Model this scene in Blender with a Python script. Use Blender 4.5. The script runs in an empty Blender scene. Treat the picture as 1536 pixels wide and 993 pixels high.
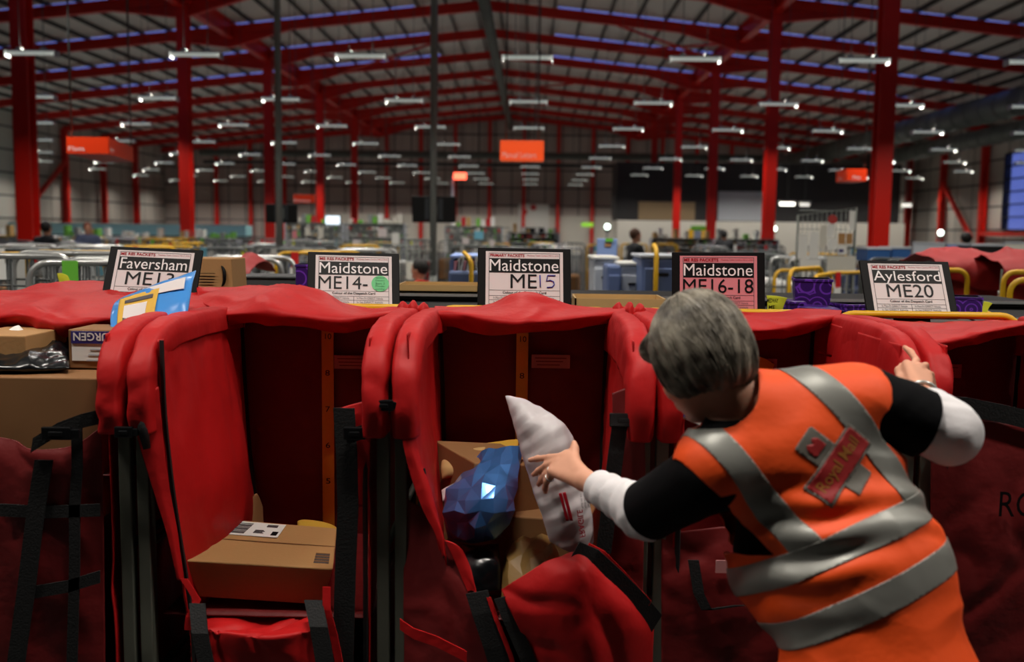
import bpy, bmesh, math, random
import numpy as np
from mathutils import Vector, Matrix, noise
from mathutils.bvhtree import BVHTree

random.seed(7)
SC = bpy.context.scene
COL = SC.collection
R = math.radians

# ---------------------------------------------------------------- camera
CZ = 1.65
LENS = 35.0
FPX = 1536 * LENS / 36.0
PITCH, YAW, ROLL = R(5.79), R(1.05), R(0.7)
cam_d = bpy.data.cameras.new('camera')
cam = bpy.data.objects.new('camera', cam_d)
COL.objects.link(cam)
cam_d.lens = LENS
cam_d.sensor_width = 36.0
cam_d.clip_start = 0.05
cam_d.clip_end = 400
cam_d.dof.use_dof = True
cam_d.dof.focus_distance = 3.35
cam_d.dof.aperture_fstop = 2.2
CROT = Matrix.Rotation(YAW, 3, 'Z') @ Matrix.Rotation(math.pi / 2 - PITCH, 3, 'X') @ Matrix.Rotation(ROLL, 3, 'Z')
cam.matrix_world = Matrix.Translation((0, 0, CZ)) @ CROT.to_4x4()
SC.camera = cam

# ---------------------------------------------------------------- view, world, exposure
SC.view_settings.view_transform = 'Standard'
SC.view_settings.look = 'None'
SC.view_settings.gamma = 1.0
SC.view_settings.use_curve_mapping = False
SC.view_settings.exposure = 0.0
SC.cycles.use_denoising = True
SC.cycles.max_bounces = 6
SC.cycles.diffuse_bounces = 3
SC.cycles.glossy_bounces = 3
SC.cycles.transparent_max_bounces = 8
SC.cycles.sample_clamp_indirect = 4.0
world = bpy.data.worlds.new('dusk_sky')
SC.world = world
world.use_nodes = True
bg = world.node_tree.nodes['Background']
bg.inputs[0].default_value = (0.085, 0.115, 0.34, 1)      # clear dusk sky seen through the rooflights
bg.inputs[1].default_value = 2.0

LAMP_POWER = 60.0          # every strip light of the hall
ROOF_FILL = 3.0               # added upward fill on each fitting, to brighten the roof
LAMP_COLOR = (1.0, 0.93, 0.84)

# ---------------------------------------------------------------- helpers
def P(px, py, y):
    """point of the place seen at pixel (px,py), y metres down the hall"""
    d = CROT @ Vector(((px - 768.0) / FPX, -(py - 496.5) / FPX, -1.0))
    return Vector((0, 0, CZ)) + d * (y / d.y)

def proj(v):
    l = CROT.transposed() @ (Vector(v) - Vector((0, 0, CZ)))
    return (768 + FPX * l.x / -l.z, 496.5 - FPX * l.y / -l.z)

def lin(r, g, b):
    f = lambda c: (c / 255 / 12.92) if c / 255 <= 0.04045 else ((c / 255 + 0.055) / 1.055) ** 2.4
    return (f(r), f(g), f(b), 1.0)

def mat(name, col, rough=0.5, metal=0.0, bump=0.0, bscale=40.0, var=0.0, vscale=6.0, sheen=0.0, emit=None, estr=0.0,
        coat=0.0, trans=0.0, spec=0.5):
    m = bpy.data.materials.new(name)
    m.use_nodes = True
    nt = m.node_tree
    b = nt.nodes['Principled BSDF']
    b.inputs['Base Color'].default_value = col
    b.inputs['Roughness'].default_value = rough
    b.inputs['Metallic'].default_value = metal
    b.inputs['Specular IOR Level'].default_value = spec
    if sheen:
        b.inputs['Sheen Weight'].default_value = sheen
        b.inputs['Sheen Roughness'].default_value = 0.5
    if coat:
        b.inputs['Coat Weight'].default_value = coat
    if emit:
        b.inputs['Emission Color'].default_value = emit
        b.inputs['Emission Strength'].default_value = estr
    if bump or var:
        tc = nt.nodes.new('ShaderNodeTexCoord')
        if var:
            n = nt.nodes.new('ShaderNodeTexNoise')
            n.inputs['Scale'].default_value = vscale
            n.inputs['Detail'].default_value = 4
            nt.links.new(tc.outputs['Object'], n.inputs['Vector'])
            mx = nt.nodes.new('ShaderNodeMix')
            mx.data_type = 'RGBA'
            mx.inputs[6].default_value = tuple(c * (1 - var) for c in col[:3]) + (1,)
            mx.inputs[7].default_value = tuple(min(1, c * (1 + var)) for c in col[:3]) + (1,)
            nt.links.new(n.outputs['Fac'], mx.inputs[0])
            nt.links.new(mx.outputs[2], b.inputs['Base Color'])
        if bump:
            n2 = nt.nodes.new('ShaderNodeTexNoise')
            n2.inputs['Scale'].default_value = bscale
            n2.inputs['Detail'].default_value = 3
            nt.links.new(tc.outputs['Object'], n2.inputs['Vector'])
            bp = nt.nodes.new('ShaderNodeBump')
            bp.inputs['Strength'].default_value = bump
            bp.inputs['Distance'].default_value = 0.01
            nt.links.new(n2.outputs['Fac'], bp.inputs['Height'])
            nt.links.new(bp.outputs['Normal'], b.inputs['Normal'])
    if trans:
        out = nt.nodes['Material Output']
        t = nt.nodes.new('ShaderNodeBsdfTranslucent')
        t.inputs[0].default_value = col
        ms = nt.nodes.new('ShaderNodeMixShader')
        ms.inputs[0].default_value = trans
        nt.links.new(b.outputs[0], ms.inputs[1])
        nt.links.new(t.outputs[0], ms.inputs[2])
        nt.links.new(ms.outputs[0], out.inputs['Surface'])
    return m

def grid_mat(name, base, line, sx, sz, wx, wz, axis='X', ox=0.0, oz=0.0, rough=0.6):
    """sheet cladding with darker rails: lines every sx along axis and every sz in height"""
    m = mat(name, base, rough)
    nt = m.node_tree
    b = nt.nodes['Principled BSDF']
    tc = nt.nodes.new('ShaderNodeTexCoord')
    sp = nt.nodes.new('ShaderNodeSeparateXYZ')
    nt.links.new(tc.outputs['Object'], sp.inputs[0])
    def line_of(sock, off, s, w):
        a = nt.nodes.new('ShaderNodeMath'); a.operation = 'ADD'; a.inputs[1].default_value = 1000 * s + off
        nt.links.new(sock, a.inputs[0])
        md = nt.nodes.new('ShaderNodeMath'); md.operation = 'MODULO'; md.inputs[1].default_value = s
        nt.links.new(a.outputs[0], md.inputs[0])
        lt = nt.nodes.new('ShaderNodeMath'); lt.operation = 'LESS_THAN'; lt.inputs[1].default_value = w
        nt.links.new(md.outputs[0], lt.inputs[0])
        return lt.outputs[0]
    l1 = line_of(sp.outputs[axis], ox, sx, wx)
    l2 = line_of(sp.outputs['Z'], oz, sz, wz)
    mx_ = nt.nodes.new('ShaderNodeMath'); mx_.operation = 'MAXIMUM'
    nt.links.new(l1, mx_.inputs[0]); nt.links.new(l2, mx_.inputs[1])
    mx = nt.nodes.new('ShaderNodeMix'); mx.data_type = 'RGBA'
    mx.inputs[6].default_value = base; mx.inputs[7].default_value = line
    nt.links.new(mx_.outputs[0], mx.inputs[0])
    nt.links.new(mx.outputs[2], b.inputs['Base Color'])
    return m

class MB:
    """collects shapes and links them as ONE mesh object"""
    def __init__(s):
        s.v, s.f, s.m, s.sm = [], [], [], []
    def add(s, vs, fs, mi=0, smooth=False):
        o = len(s.v)
        s.v += [tuple(v) for v in vs]
        s.f += [tuple(i + o for i in f) for f in fs]
        s.m += [mi] * len(fs)
        s.sm += [smooth] * len(fs)
        return s
    def box(s, c, size, M=None, mi=0, taper=1.0):
        hx, hy, hz = size[0] / 2, size[1] / 2, size[2] / 2
        pts = [Vector((sx * hx * (taper if sz > 0 else 1), sy * hy * (taper if sz > 0 else 1), sz * hz)) for sz in (-1, 1) for sy in (-1, 1) for sx in (-1, 1)]
        if M is not None:
            pts = [M @ p for p in pts]
        c = Vector(c)
        fs = [(0, 2, 3, 1), (4, 5, 7, 6), (0, 1, 5, 4), (2, 6, 7, 3), (0, 4, 6, 2), (1, 3, 7, 5)]
        return s.add([c + p for p in pts], fs, mi)
    def bar(s, a, b, w, h, up=(0, 0, 1), mi=0):
        """rectangular bar from a to b"""
        a, b = Vector(a), Vector(b)
        d = (b - a)
        L = d.length
        d.normalize()
        u = Vector(up)
        x = d.cross(u)
        if x.length < 1e-4:
            x = d.cross(Vector((1, 0, 0)))
        x.normalize()
        u = x.cross(d)
        M = Matrix((x, d, u)).transposed()
        return s.box((a + b) / 2, (w, L, h), M, mi)
    def tube(s, pts, r, n=8, mi=0, closed=False, caps=True):
        pts = [Vector(p) for p in pts]
        rs = r if isinstance(r, (list, tuple)) else [r] * len(pts)
        N = len(pts)
        vs, fs = [], []
        prev = None
        for i, p in enumerate(pts):
            t = pts[(i + 1) % N] - pts[i - 1] if closed else pts[min(i + 1, N - 1)] - pts[max(i - 1, 0)]
            t.normalize()
            if prev is None:
                x = t.cross(Vector((0, 0, 1)))
                if x.length < 1e-3:
                    x = t.cross(Vector((1, 0, 0)))
            else:
                x = prev - t * prev.dot(t)
            x.normalize()
            prev = x
            y = t.cross(x)
            for k in range(n):
                a = 2 * math.pi * k / n
                vs.append(p + (x * math.cos(a) + y * math.sin(a)) * rs[i])
        for i in range(N if closed else N - 1):
            j = (i + 1) % N
            for k in range(n):
                l = (k + 1) % n
                fs.append((i * n + k, i * n + l, j * n + l, j * n + k))
        s.add(vs, fs, mi, True)
        if caps and not closed:
            s.f.append(tuple(len(s.v) - N * n + k for k in reversed(range(n)))); s.m.append(mi); s.sm.append(False)
            s.f.append(tuple(len(s.v) - n + k for k in range(n))); s.m.append(mi); s.sm.append(False)
        return s
    def prism(s, poly, thick, M, mi=0):
        """polygon in local xz extruded along local y by thick; M is a 4x4"""
        n = len(poly)
        vs = [M @ Vector((x, 0, z)) for x, z in poly] + [M @ Vector((x, thick, z)) for x, z in poly]
        fs = [tuple(range(n)), tuple(reversed(range(n, 2 * n)))]
        fs += [(i, i + n, (i + 1) % n + n, (i + 1) % n) for i in range(n)]
        return s.add(vs, fs, mi)
    def mesh(s, me, M=None, mi=0):
        vs = [(M @ v.co) if M is not None else v.co.copy() for v in me.vertices]
        return s.add(vs, [tuple(p.vertices) for p in me.polygons], mi)
    def build(s, name, mats, parent=None, bevel=0.0, world=True, fix=True):
        if not isinstance(mats, (list, tuple)):
            mats = [mats]
        me = bpy.data.meshes.new(name)
        off = Vector((0, 0, 0))
        if parent is not None and world:
            off = origin_of(parent)
        me.from_pydata([(v[0] - off.x, v[1] - off.y, v[2] - off.z) for v in s.v], [], s.f)
        for m in mats:
            me.materials.append(m)
        me.polygons.foreach_set('material_index', s.m)
        me.polygons.foreach_set('use_smooth', s.sm)
        if fix:
            b = bmesh.new(); b.from_mesh(me)
            bmesh.ops.recalc_face_normals(b, faces=b.faces)
            b.to_mesh(me); b.free()
        me.update()
        o = bpy.data.objects.new(name, me)
        COL.objects.link(o)
        if parent is not None:
            o.parent = parent
        if bevel:
            md = o.modifiers.new('soft', 'BEVEL')
            md.width = bevel; md.segments = 2; md.limit_method = 'ANGLE'
        return o

def origin_of(o):
    v = Vector((0, 0, 0))
    while o is not None:
        v += o.location
        o = o.parent
    return v

def thing(name, label, cat, loc=(0, 0, 0), group=None):
    o = bpy.data.objects.new(name, None)
    o.empty_display_size = 0.1
    COL.objects.link(o)
    o.location = loc
    tag(o, label, cat, group)
    return o

def tag(o, label=None, cat=None, group=None, kind=None):
    if label: o['label'] = label
    if cat: o['category'] = cat
    if group: o['group'] = group
    if kind: o['kind'] = kind
    return o

def recenter(o):
    """put a one-mesh thing's origin at the middle of its base"""
    me = o.data
    co = np.empty(len(me.vertices) * 3); me.vertices.foreach_get('co', co); co = co.reshape(-1, 3)
    c = np.array([(co[:, 0].min() + co[:, 0].max()) / 2, (co[:, 1].min() + co[:, 1].max()) / 2, co[:, 2].min()])
    me.vertices.foreach_set('co', (co - c).ravel()); me.update()
    o.location = Vector(c)
    return o

def dup(root, loc, rotz=None, label=None):
    r = root.copy(); COL.objects.link(r); r.location = loc
    if rotz is not None: r.rotation_euler = (0, 0, rotz)
    if label: r['label'] = label
    for ch in list(root.children):
        c = ch.copy(); COL.objects.link(c); c.parent = r
        for g in ch.children:
            d = g.copy(); COL.objects.link(d); d.parent = c
    return r

def struct(mb, name, m, **k):
    o = mb.build(name, m, **k)
    o['kind'] = 'structure'
    return o

def cr(ctrl, nu, nv):
    """Catmull-Rom surface through a grid of points -> array nv x nu x 3"""
    A = np.array([[tuple(p) for p in row] for row in ctrl], float)
    def interp(A, n):
        m = A.shape[0]
        t = np.linspace(0, m - 1 - 1e-9, n)
        i = t.astype(int); f = (t - i)[:, None, None]
        g = lambda k: A[np.clip(i + k, 0, m - 1)]
        p0, p1, p2, p3 = g(-1), g(0), g(1), g(2)
        return 0.5 * ((2 * p1) + (-p0 + p2) * f + (2 * p0 - 5 * p1 + 4 * p2 - p3) * f ** 2 + (-p0 + 3 * p1 - 3 * p2 + p3) * f ** 3)
    A = interp(A, nv)
    A = interp(A.transpose(1, 0, 2), nu).transpose(1, 0, 2)
    return A

CREASE = [Vector((random.uniform(-1, 1), random.uniform(-1, 1), random.uniform(-1, 1))).normalized() for _ in range(24)]
def wrinkle(p, s, seed):
    """soft undulation with sharper creases running in a few directions"""
    q = Vector((p[0] * s + seed * 3.7, p[1] * s - seed, p[2] * s + seed * 1.3))
    a = noise.noise(q * 0.7)
    j = noise.noise(q * 0.9 + Vector((5, 1, 2)))
    h = 0.3 * a
    for k in range(4):
        d = CREASE[(seed * 5 + k * 7) % 24]
        t = q.dot(d) * (0.55 + 0.22 * k) + 0.38 * j + k * 1.7
        tri = abs(t - round(t)) * 2
        m_ = noise.noise(q * 0.6 + d * 9)
        h += 0.95 * max(0.0, m_ + 0.18) * (max(0.0, 1 - tri * 1.9) ** 1.25 - 0.15)
    return h

def crumple(p, s, seed):
    """stiff film: flat facets meeting at sharp creases"""
    h = 0.0; q = Vector(p) * s
    for k in range(5):
        d = CREASE[(seed * 3 + k * 5) % 24]
        t = q.dot(d) * (0.6 + 0.25 * k) + seed * 0.37 + 0.25 * noise.noise(q * 0.5 + d * 3)
        h += (abs(t - round(t)) * 2 - 0.5) / (1 + 0.5 * k)
    return h

def grid_normals(G):
    du = np.gradient(G, axis=1); dv = np.gradient(G, axis=0)
    n = np.cross(du, dv)
    n /= np.maximum(np.linalg.norm(n, axis=2, keepdims=True), 1e-9)
    return n

def sheet(name, ctrl, mat_, parent=None, nu=40, nv=40, thick=0.004, wr=0.006, ws=6.0, seed=1, stretch=(1, 1, 1), edge_free=1.0):
    """cloth: a surface through the control points with folds and its own thickness"""
    G = cr(ctrl, nu, nv)
    n = grid_normals(G)
    for j in range(nv):
        for i in range(nu):
            p = G[j, i]
            G[j, i] = p + n[j, i] * wr * wrinkle((p[0] * stretch[0], p[1] * stretch[1], p[2] * stretch[2]), ws, seed)
    n = grid_normals(G)
    T = G + n * thick / 2; B = G - n * thick / 2
    mb = MB()
    idx = lambda j, i: j * nu + i
    fs = [(idx(j, i), idx(j, i + 1), idx(j + 1, i + 1), idx(j + 1, i)) for j in range(nv - 1) for i in range(nu - 1)]
    N = nu * nv
    fs += [tuple(N + k for k in reversed(f)) for f in list(fs)]
    rim = [idx(0, i) for i in range(nu)] + [idx(j, nu - 1) for j in range(1, nv)] + [idx(nv - 1, i) for i in range(nu - 2, -1, -1)] + [idx(j, 0) for j in range(nv - 2, 0, -1)]
    for a, b in zip(rim, rim[1:] + rim[:1]):
        fs.append((a, a + N, b + N, b))
    mb.add(list(map(tuple, T.reshape(-1, 3))) + list(map(tuple, B.reshape(-1, 3))), fs, 0, True)
    return mb.build(name, mat_, parent)

def pillow(name, ctrl, mat_, parent=None, nu=36, nv=36, bulge=0.03, wr=0.004, ws=14.0, seed=1, flat=3.0, wf=None):
    wf = wf or wrinkle
    """a filled bag: two faces of the sheet bulging apart, meeting at the seams"""
    G = cr(ctrl, nu, nv)
    n = grid_normals(G)
    u = np.linspace(-1, 1, nu)[None, :]; v = np.linspace(-1, 1, nv)[:, None]
    h = ((1 - np.abs(u) ** flat) * (1 - np.abs(v) ** flat)) ** 0.6 * bulge
    mb = MB()
    W = np.zeros((nv, nu, 2))
    for j in range(nv):
        for i in range(nu):
            e = min(1.0, h[j, i] / bulge + 0.25)
            W[j, i, 0] = wf(G[j, i], ws, seed) * wr * e
            W[j, i, 1] = wrinkle(G[j, i], ws, seed + 9) * wr * e
    T = G + n * (h + 0.0012 + W[:, :, 0] * 1.0)[:, :, None]
    B = G - n * (h + 0.0012 - W[:, :, 0] * 0.2 + W[:, :, 1] * 0.6)[:, :, None]
    idx = lambda j, i: j * nu + i
    fs = [(idx(j, i), idx(j, i + 1), idx(j + 1, i + 1), idx(j + 1, i)) for j in range(nv - 1) for i in range(nu - 1)]
    N = nu * nv
    fs += [tuple(N + k for k in reversed(f)) for f in list(fs)]
    rim = [idx(0, i) for i in range(nu)] + [idx(j, nu - 1) for j in range(1, nv)] + [idx(nv - 1, i) for i in range(nu - 2, -1, -1)] + [idx(j, 0) for j in range(nv - 2, 0, -1)]
    for a, b in zip(rim, rim[1:] + rim[:1]):
        fs.append((a, a + N, b + N, b))
    mb.add(list(map(tuple, T.reshape(-1, 3))) + list(map(tuple, B.reshape(-1, 3))), fs, 0, True)
    return mb.build(name, mat_, parent)

def film_bag(name, ctrl, mat_, parent=None, nu=15, nv=16, bulge=0.022, jit=0.009, seed=1, soft=0.003):
    """a stiff plastic mailer: flat facets and hard creases between a sparse net of points"""
    rr = random.Random(seed)
    G = cr(ctrl, nu, nv); n = grid_normals(G); vs = []
    for sgn in (1, -1):
        for j in range(nv):
            for i in range(nu):
                u, v = 2 * i / (nu - 1) - 1, 2 * j / (nv - 1) - 1
                e = ((1 - abs(u) ** 4) * (1 - abs(v) ** 4)) ** 0.6
                p = Vector(G[j, i]) + Vector(n[j, i]) * sgn * (0.0012 + bulge * e + (jit * rr.uniform(-1, 1) if e > 0.05 else 0))
                if e > 0.05: p += Vector((rr.uniform(-1, 1), rr.uniform(-1, 1), rr.uniform(-1, 1))) * jit * 0.8
                vs.append(p)
    mb = MB(); N = nu * nv; fs = []
    for j in range(nv - 1):
        for i in range(nu - 1):
            a, b, c, d = j * nu + i, j * nu + i + 1, (j + 1) * nu + i + 1, (j + 1) * nu + i
            t = [(a, b, c), (a, c, d)] if (i * 7 + j * 3) % 5 < 3 else [(a, b, d), (b, c, d)]
            fs += t + [tuple(N + k for k in reversed(f)) for f in t]
    rim = [i for i in range(nu)] + [j * nu + nu - 1 for j in range(1, nv)] + [(nv - 1) * nu + i for i in range(nu - 2, -1, -1)] + [j * nu for j in range(nv - 2, 0, -1)]
    for a, b in zip(rim, rim[1:] + rim[:1]): fs.append((a, a + N, b + N, b))
    mb.add(vs, fs); o = mb.build(name, mat_, parent)
    if soft:
        md = o.modifiers.new('soft', 'BEVEL'); md.width = soft; md.segments = 3; md.limit_method = 'ANGLE'; md.angle_limit = R(6)
        o.data.polygons.foreach_set('use_smooth', [True] * len(o.data.polygons))
    return o

def text_me(txt, w, h, extrude=0.0004, align='LEFT', bold=0.0):
    """lettering as a mesh in the xz plane facing -y, fitted to w x h, lower left at the origin"""
    c = bpy.data.curves.new('lettering', 'FONT')
    c.body = txt; c.size = 1.0; c.extrude = 0.0; c.offset = bold; c.resolution_u = 3
    o = bpy.data.objects.new('lettering', c)
    COL.objects.link(o)
    dg = bpy.context.evaluated_depsgraph_get()
    me = bpy.data.meshes.new_from_object(o.evaluated_get(dg))
    bpy.data.objects.remove(o); bpy.data.curves.remove(c)
    co = np.array([v.co[:] for v in me.vertices])
    mn, mx = co.min(0), co.max(0)
    sx = w / max(1e-6, mx[0] - mn[0]); sz = h / max(1e-6, mx[1] - mn[1])
    out = np.stack([(co[:, 0] - mn[0]) * sx, np.zeros(len(co)), (co[:, 1] - mn[1]) * sz], 1)
    me.vertices.foreach_set('co', out.ravel())
    me.update()
    return me

def frame4(o, x, z):
    """4x4 with local x and z directions given; local y = z cross x points away"""
    x = Vector(x).normalized(); z = Vector(z).normalized()
    y = z.cross(x)
    return Matrix.Translation(Vector(o)) @ Matrix((x, y, z)).transposed().to_4x4()

# ---------------------------------------------------------------- materials
M = {}
M['red_steel'] = mat('red_steel_paint', lin(214, 26, 8), 0.45, var=0.08, vscale=1.5)
M['roof'] = mat('roof_liner', lin(226, 222, 214), 0.6, var=0.05, vscale=0.5)
M['purlin'] = mat('purlin_steel', lin(60, 60, 58), 0.5, 0.3)
M['galv'] = mat('galvanised', lin(120, 126, 120), 0.45, 0.4, var=0.1, vscale=3)
M['duct'] = mat('duct_metal', lin(105, 112, 106), 0.5, 0.3, var=0.1, vscale=2)
M['pole'] = mat('pole_grey', lin(150, 156, 150), 0.4)
M['floor'] = mat('floor_concrete', lin(46, 46, 46), 0.55, var=0.12, vscale=0.8, bump=0.05, bscale=12)
M['white_paint'] = mat('white_paint', lin(225, 225, 218), 0.5)
M['cream'] = mat('cream_wall', lin(215, 212, 200), 0.6, var=0.04)
M['dark'] = mat('dark_plastic', lin(18, 18, 19), 0.4)
M['black_frame'] = mat('black_frame', lin(14, 13, 14), 0.55, spec=0.15)
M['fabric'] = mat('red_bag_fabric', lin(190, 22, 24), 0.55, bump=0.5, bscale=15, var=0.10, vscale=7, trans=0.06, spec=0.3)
M['fabric_shaded'] = mat('red_bag_shaded', lin(110, 8, 10), 0.6, bump=0.4, bscale=14, var=0.12, vscale=6)  # same red fabric, darkened to put the bags' inner and front shade into colour
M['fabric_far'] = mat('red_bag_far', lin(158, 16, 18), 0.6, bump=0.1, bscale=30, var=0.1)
M['web'] = mat('black_webbing', lin(12, 12, 13), 0.7, bump=0.2, bscale=200)
M['buckle'] = mat('buckle_plastic', lin(14, 15, 17), 0.3)
M['post'] = mat('post_steel', lin(110, 112, 100), 0.5, 0.35, var=0.12, vscale=9)
M['chrome'] = mat('bright_steel', lin(196, 198, 196), 0.25, 0.55)
M['greysteel'] = mat('grey_tube', lin(88, 92, 92), 0.4, 0.5)
M['yellow'] = mat('yellow_paint', lin(222, 172, 24), 0.4)
M['yellow_tape'] = mat('yellow_tape', lin(226, 160, 36), 0.55)
M['card'] = mat('cardboard', lin(176, 132, 82), 0.75, var=0.08, vscale=5, bump=0.08, bscale=90)
M['card_dark'] = mat('cardboard_brown', lin(140, 98, 58), 0.75, var=0.1, vscale=5)
M['card_pale'] = mat('cardboard_pale', lin(196, 160, 104), 0.75, var=0.06)
M['manila'] = mat('manila_envelope', lin(218, 170, 60), 0.6, var=0.06)
M['paper'] = mat('white_paper', lin(222, 212, 211), 0.55, spec=0.3)
M['paper_clean'] = mat('paper_clean', lin(235, 235, 230), 0.55)
M['pink_paper'] = mat('pink_paper', lin(214, 132, 140), 0.55, spec=0.3)
M['ink'] = mat('black_ink', lin(14, 13, 14), 0.5, spec=0.2)
M['ink_red'] = mat('red_ink', lin(160, 20, 34), 0.5, spec=0.2)
M['ink_grey'] = mat('grey_ink', lin(90, 84, 86), 0.6, spec=0.2)
M['ink_blue'] = mat('blue_pen', lin(48, 44, 150), 0.5, spec=0.2)
M['ink_white'] = mat('white_lettering', lin(236, 232, 232), 0.5, spec=0.2)
M['green_sticker'] = mat('green_sticker', lin(90, 196, 120), 0.5)
M['label_grey'] = mat('sewn_label', lin(190, 130, 130), 0.6)
M['blue_bag'] = mat('blue_polybag', lin(72, 148, 226), 0.28, bump=0.25, bscale=9, coat=0.3)
M['blue_foil'] = mat('blue_metallic_bag', lin(84, 142, 220), 0.3, 0.6, coat=0.6, bump=0.1, bscale=12)
M['white_bag'] = mat('white_polybag', lin(212, 204, 206), 0.38, bump=0.15, bscale=14, trans=0.1)
M['black_bag'] = mat('black_polybag', lin(16, 19, 22), 0.25, bump=0.4, bscale=12)
M['purple_band'] = mat('purple_band', lin(52, 42, 118), 0.5)
M['neon'] = mat('neon_yellow_card', lin(228, 232, 60), 0.55)
M['neon_green'] = mat('neon_green_card', lin(120, 214, 70), 0.55)
M['lampbody'] = mat('lamp_body', lin(215, 218, 212), 0.4)
M['diffuser'] = mat('lamp_diffuser', lin(205, 208, 202), 0.4, emit=(0.93, 1.0, 0.9, 1), estr=0.28)
M['end_glow'] = mat('lamp_end_glow', lin(240, 240, 235), 0.4, emit=(1.0, 0.98, 0.92, 1), estr=0.8)  # inner end plates glow in place of lamplight falling on them
M['sign_red'] = mat('sign_red', lin(236, 62, 20), 0.35)
M['screen_dark'] = mat('screen_back', lin(15, 17, 18), 0.4)
M['teal'] = mat('teal_panel', lin(168, 226, 232), 0.5)
M['bluegrey'] = mat('bluegrey_plastic', lin(98, 116, 158), 0.45, var=0.05)
M['blue_light'] = mat('pale_blue_panel', lin(150, 178, 236), 0.5)
M['blue_mid'] = mat('blue_crate', lin(42, 84, 140), 0.45)
M['lightgrey'] = mat('light_grey_panel', lin(186, 192, 200), 0.5)
M['skin'] = mat('skin', lin(226, 164, 134), 0.5, var=0.06, vscale=14)
M['skin_far'] = mat('skin_far', lin(196, 140, 112), 0.55)

# ================================================================ the hall
RX = -1.75                      # ridge line
XL, XR = -26.5, 23.0            # side walls
YB, YF = 72.0, -9.0             # end walls
SL = 0.105                      # roof pitch
roofz = lambda x, h=8.3: CZ + h - SL * abs(x - RX)
ORD = ['first', 'second', 'third', 'fourth', 'fifth', 'sixth', 'seventh', 'eighth', 'ninth', 'tenth', 'eleventh',
       'twelfth', 'thirteenth', 'fourteenth', 'fifteenth', 'sixteenth', 'seventeenth', 'eighteenth', 'nineteenth', 'twentieth',
       'twenty-first', 'twenty-second', 'twenty-third', 'twenty-fourth', 'twenty-fifth', 'twenty-sixth', 'twenty-seventh', 'twenty-eighth', 'twenty-ninth', 'thirtieth']
RAFT = [16.5 + 5 * k for k in range(-5, 12)]

# floor
mb = MB(); mb.box(((XL + XR) / 2, (YB + YF) / 2, -0.05), (XR - XL + 1, YB - YF + 1, 0.1)); struct(mb, 'floor', M['floor'])

# ceiling with rooflight openings
mb = MB()
def slab(x0, x1, y0, y1, mb=None):
    t = 0.12
    vs = [Vector((x, y, roofz(x) + dz)) for dz in (0, t) for y in (y0, y1) for x in (x0, x1)]
    mb.add(vs, [(0, 2, 3, 1), (4, 5, 7, 6), (0, 1, 5, 4), (2, 6, 7, 3), (0, 4, 6, 2), (1, 3, 7, 5)])
glass = bpy.data.materials.new('rooflight_sheet'); glass.use_nodes = True
nt = glass.node_tree; pb = nt.nodes['Principled BSDF']; pb.inputs['Base Color'].default_value = lin(150, 160, 190); pb.inputs['Roughness'].default_value = 0.3
tb = nt.nodes.new('ShaderNodeBsdfTransparent'); tb.inputs[0].default_value = (0.86, 0.88, 0.95, 1); ms = nt.nodes.new('ShaderNodeMixShader'); ms.inputs[0].default_value = 0.85
nt.links.new(pb.outputs[0], ms.inputs[1]); nt.links.new(tb.outputs[0], ms.inputs[2]); nt.links.new(ms.outputs[0], nt.nodes['Material Output'].inputs['Surface'])
wn = 2
for a, b in ((XL - 0.3, RX), (RX, XR + 0.3)):
    s = 1 if a == RX else -1
    lo, hi = (RX + 2.6, RX + 19) if s > 0 else (RX - 19, RX - 2.6)
    ys = YF - 0.3
    for yr in RAFT:
        o0, o1 = yr + 0.35, yr + 1.75
        slab(a, b, ys, o0, mb)
        slab(a, lo, o0, o1, mb); slab(hi, b, o0, o1, mb)
        ys = o1
        if 14 < yr < 50:
            g = MB()
            vs = [Vector((x, y, roofz(x) + 0.05 + dz)) for dz in (0, 0.02) for y in (o0, o1) for x in (lo, hi)]
            g.add(vs, [(0, 2, 3, 1), (4, 5, 7, 6), (0, 1, 5, 4), (2, 6, 7, 3), (0, 4, 6, 2), (1, 3, 7, 5)])
            struct(g, 'window_%d' % wn, glass); wn += 1
        else:
            slab(lo, hi, o0, o1, mb)
    slab(a, b, ys, YB + 0.3, mb)
struct(mb, 'ceiling', M['roof'])

# purlins: dark Z-sections running the length of the hall
k = 1
for s in (-1, 1):
    for i in range(25):
        x = RX + s * (0.45 + 1.0 * i)
        if not (XL < x < XR): continue
        mb = MB(); z = roofz(x)
        mb.box((x, (YB + 8) / 2, z - 0.07), (0.035, YB - 8, 0.13)); mb.box((x + 0.025, (YB + 8) / 2, z - 0.13), (0.06, YB - 8, 0.015))
        struct(mb, 'trim_%d' % k, M['purlin']); k += 1

# end and side walls of sheet cladding
wall_far = grid_mat('cladding_far', lin(188, 176, 168), lin(58, 54, 54), 1.2, 1.25, 0.07, 0.10, 'X', 0.3, 0.4)
wall_side = grid_mat('cladding_side', lin(190, 186, 176), lin(52, 52, 50), 1.9, 1.15, 0.08, 0.09, 'Y', 0.3, 0.4)
def gable(y, t):
    m_ = MB(); xs = [XL - 0.2, RX, XR + 0.2]
    m_.prism([(XL - .2, 0), (XR + .2, 0), (XR + .2, roofz(XR)), (RX, roofz(RX)), (XL - .2, roofz(XL))], t, Matrix.Translation((0, y, 0)))
    return m_
struct(gable(YB, 0.2), 'wall_back', wall_far)
struct(gable(YF - 0.2, 0.2), 'wall_front', M['screen_dark'])
mb = MB(); mb.box((XL - 0.1, (YB + YF) / 2, 3.75), (0.2, YB - YF, 7.5)); struct(mb, 'wall_left', wall_side)
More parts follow.
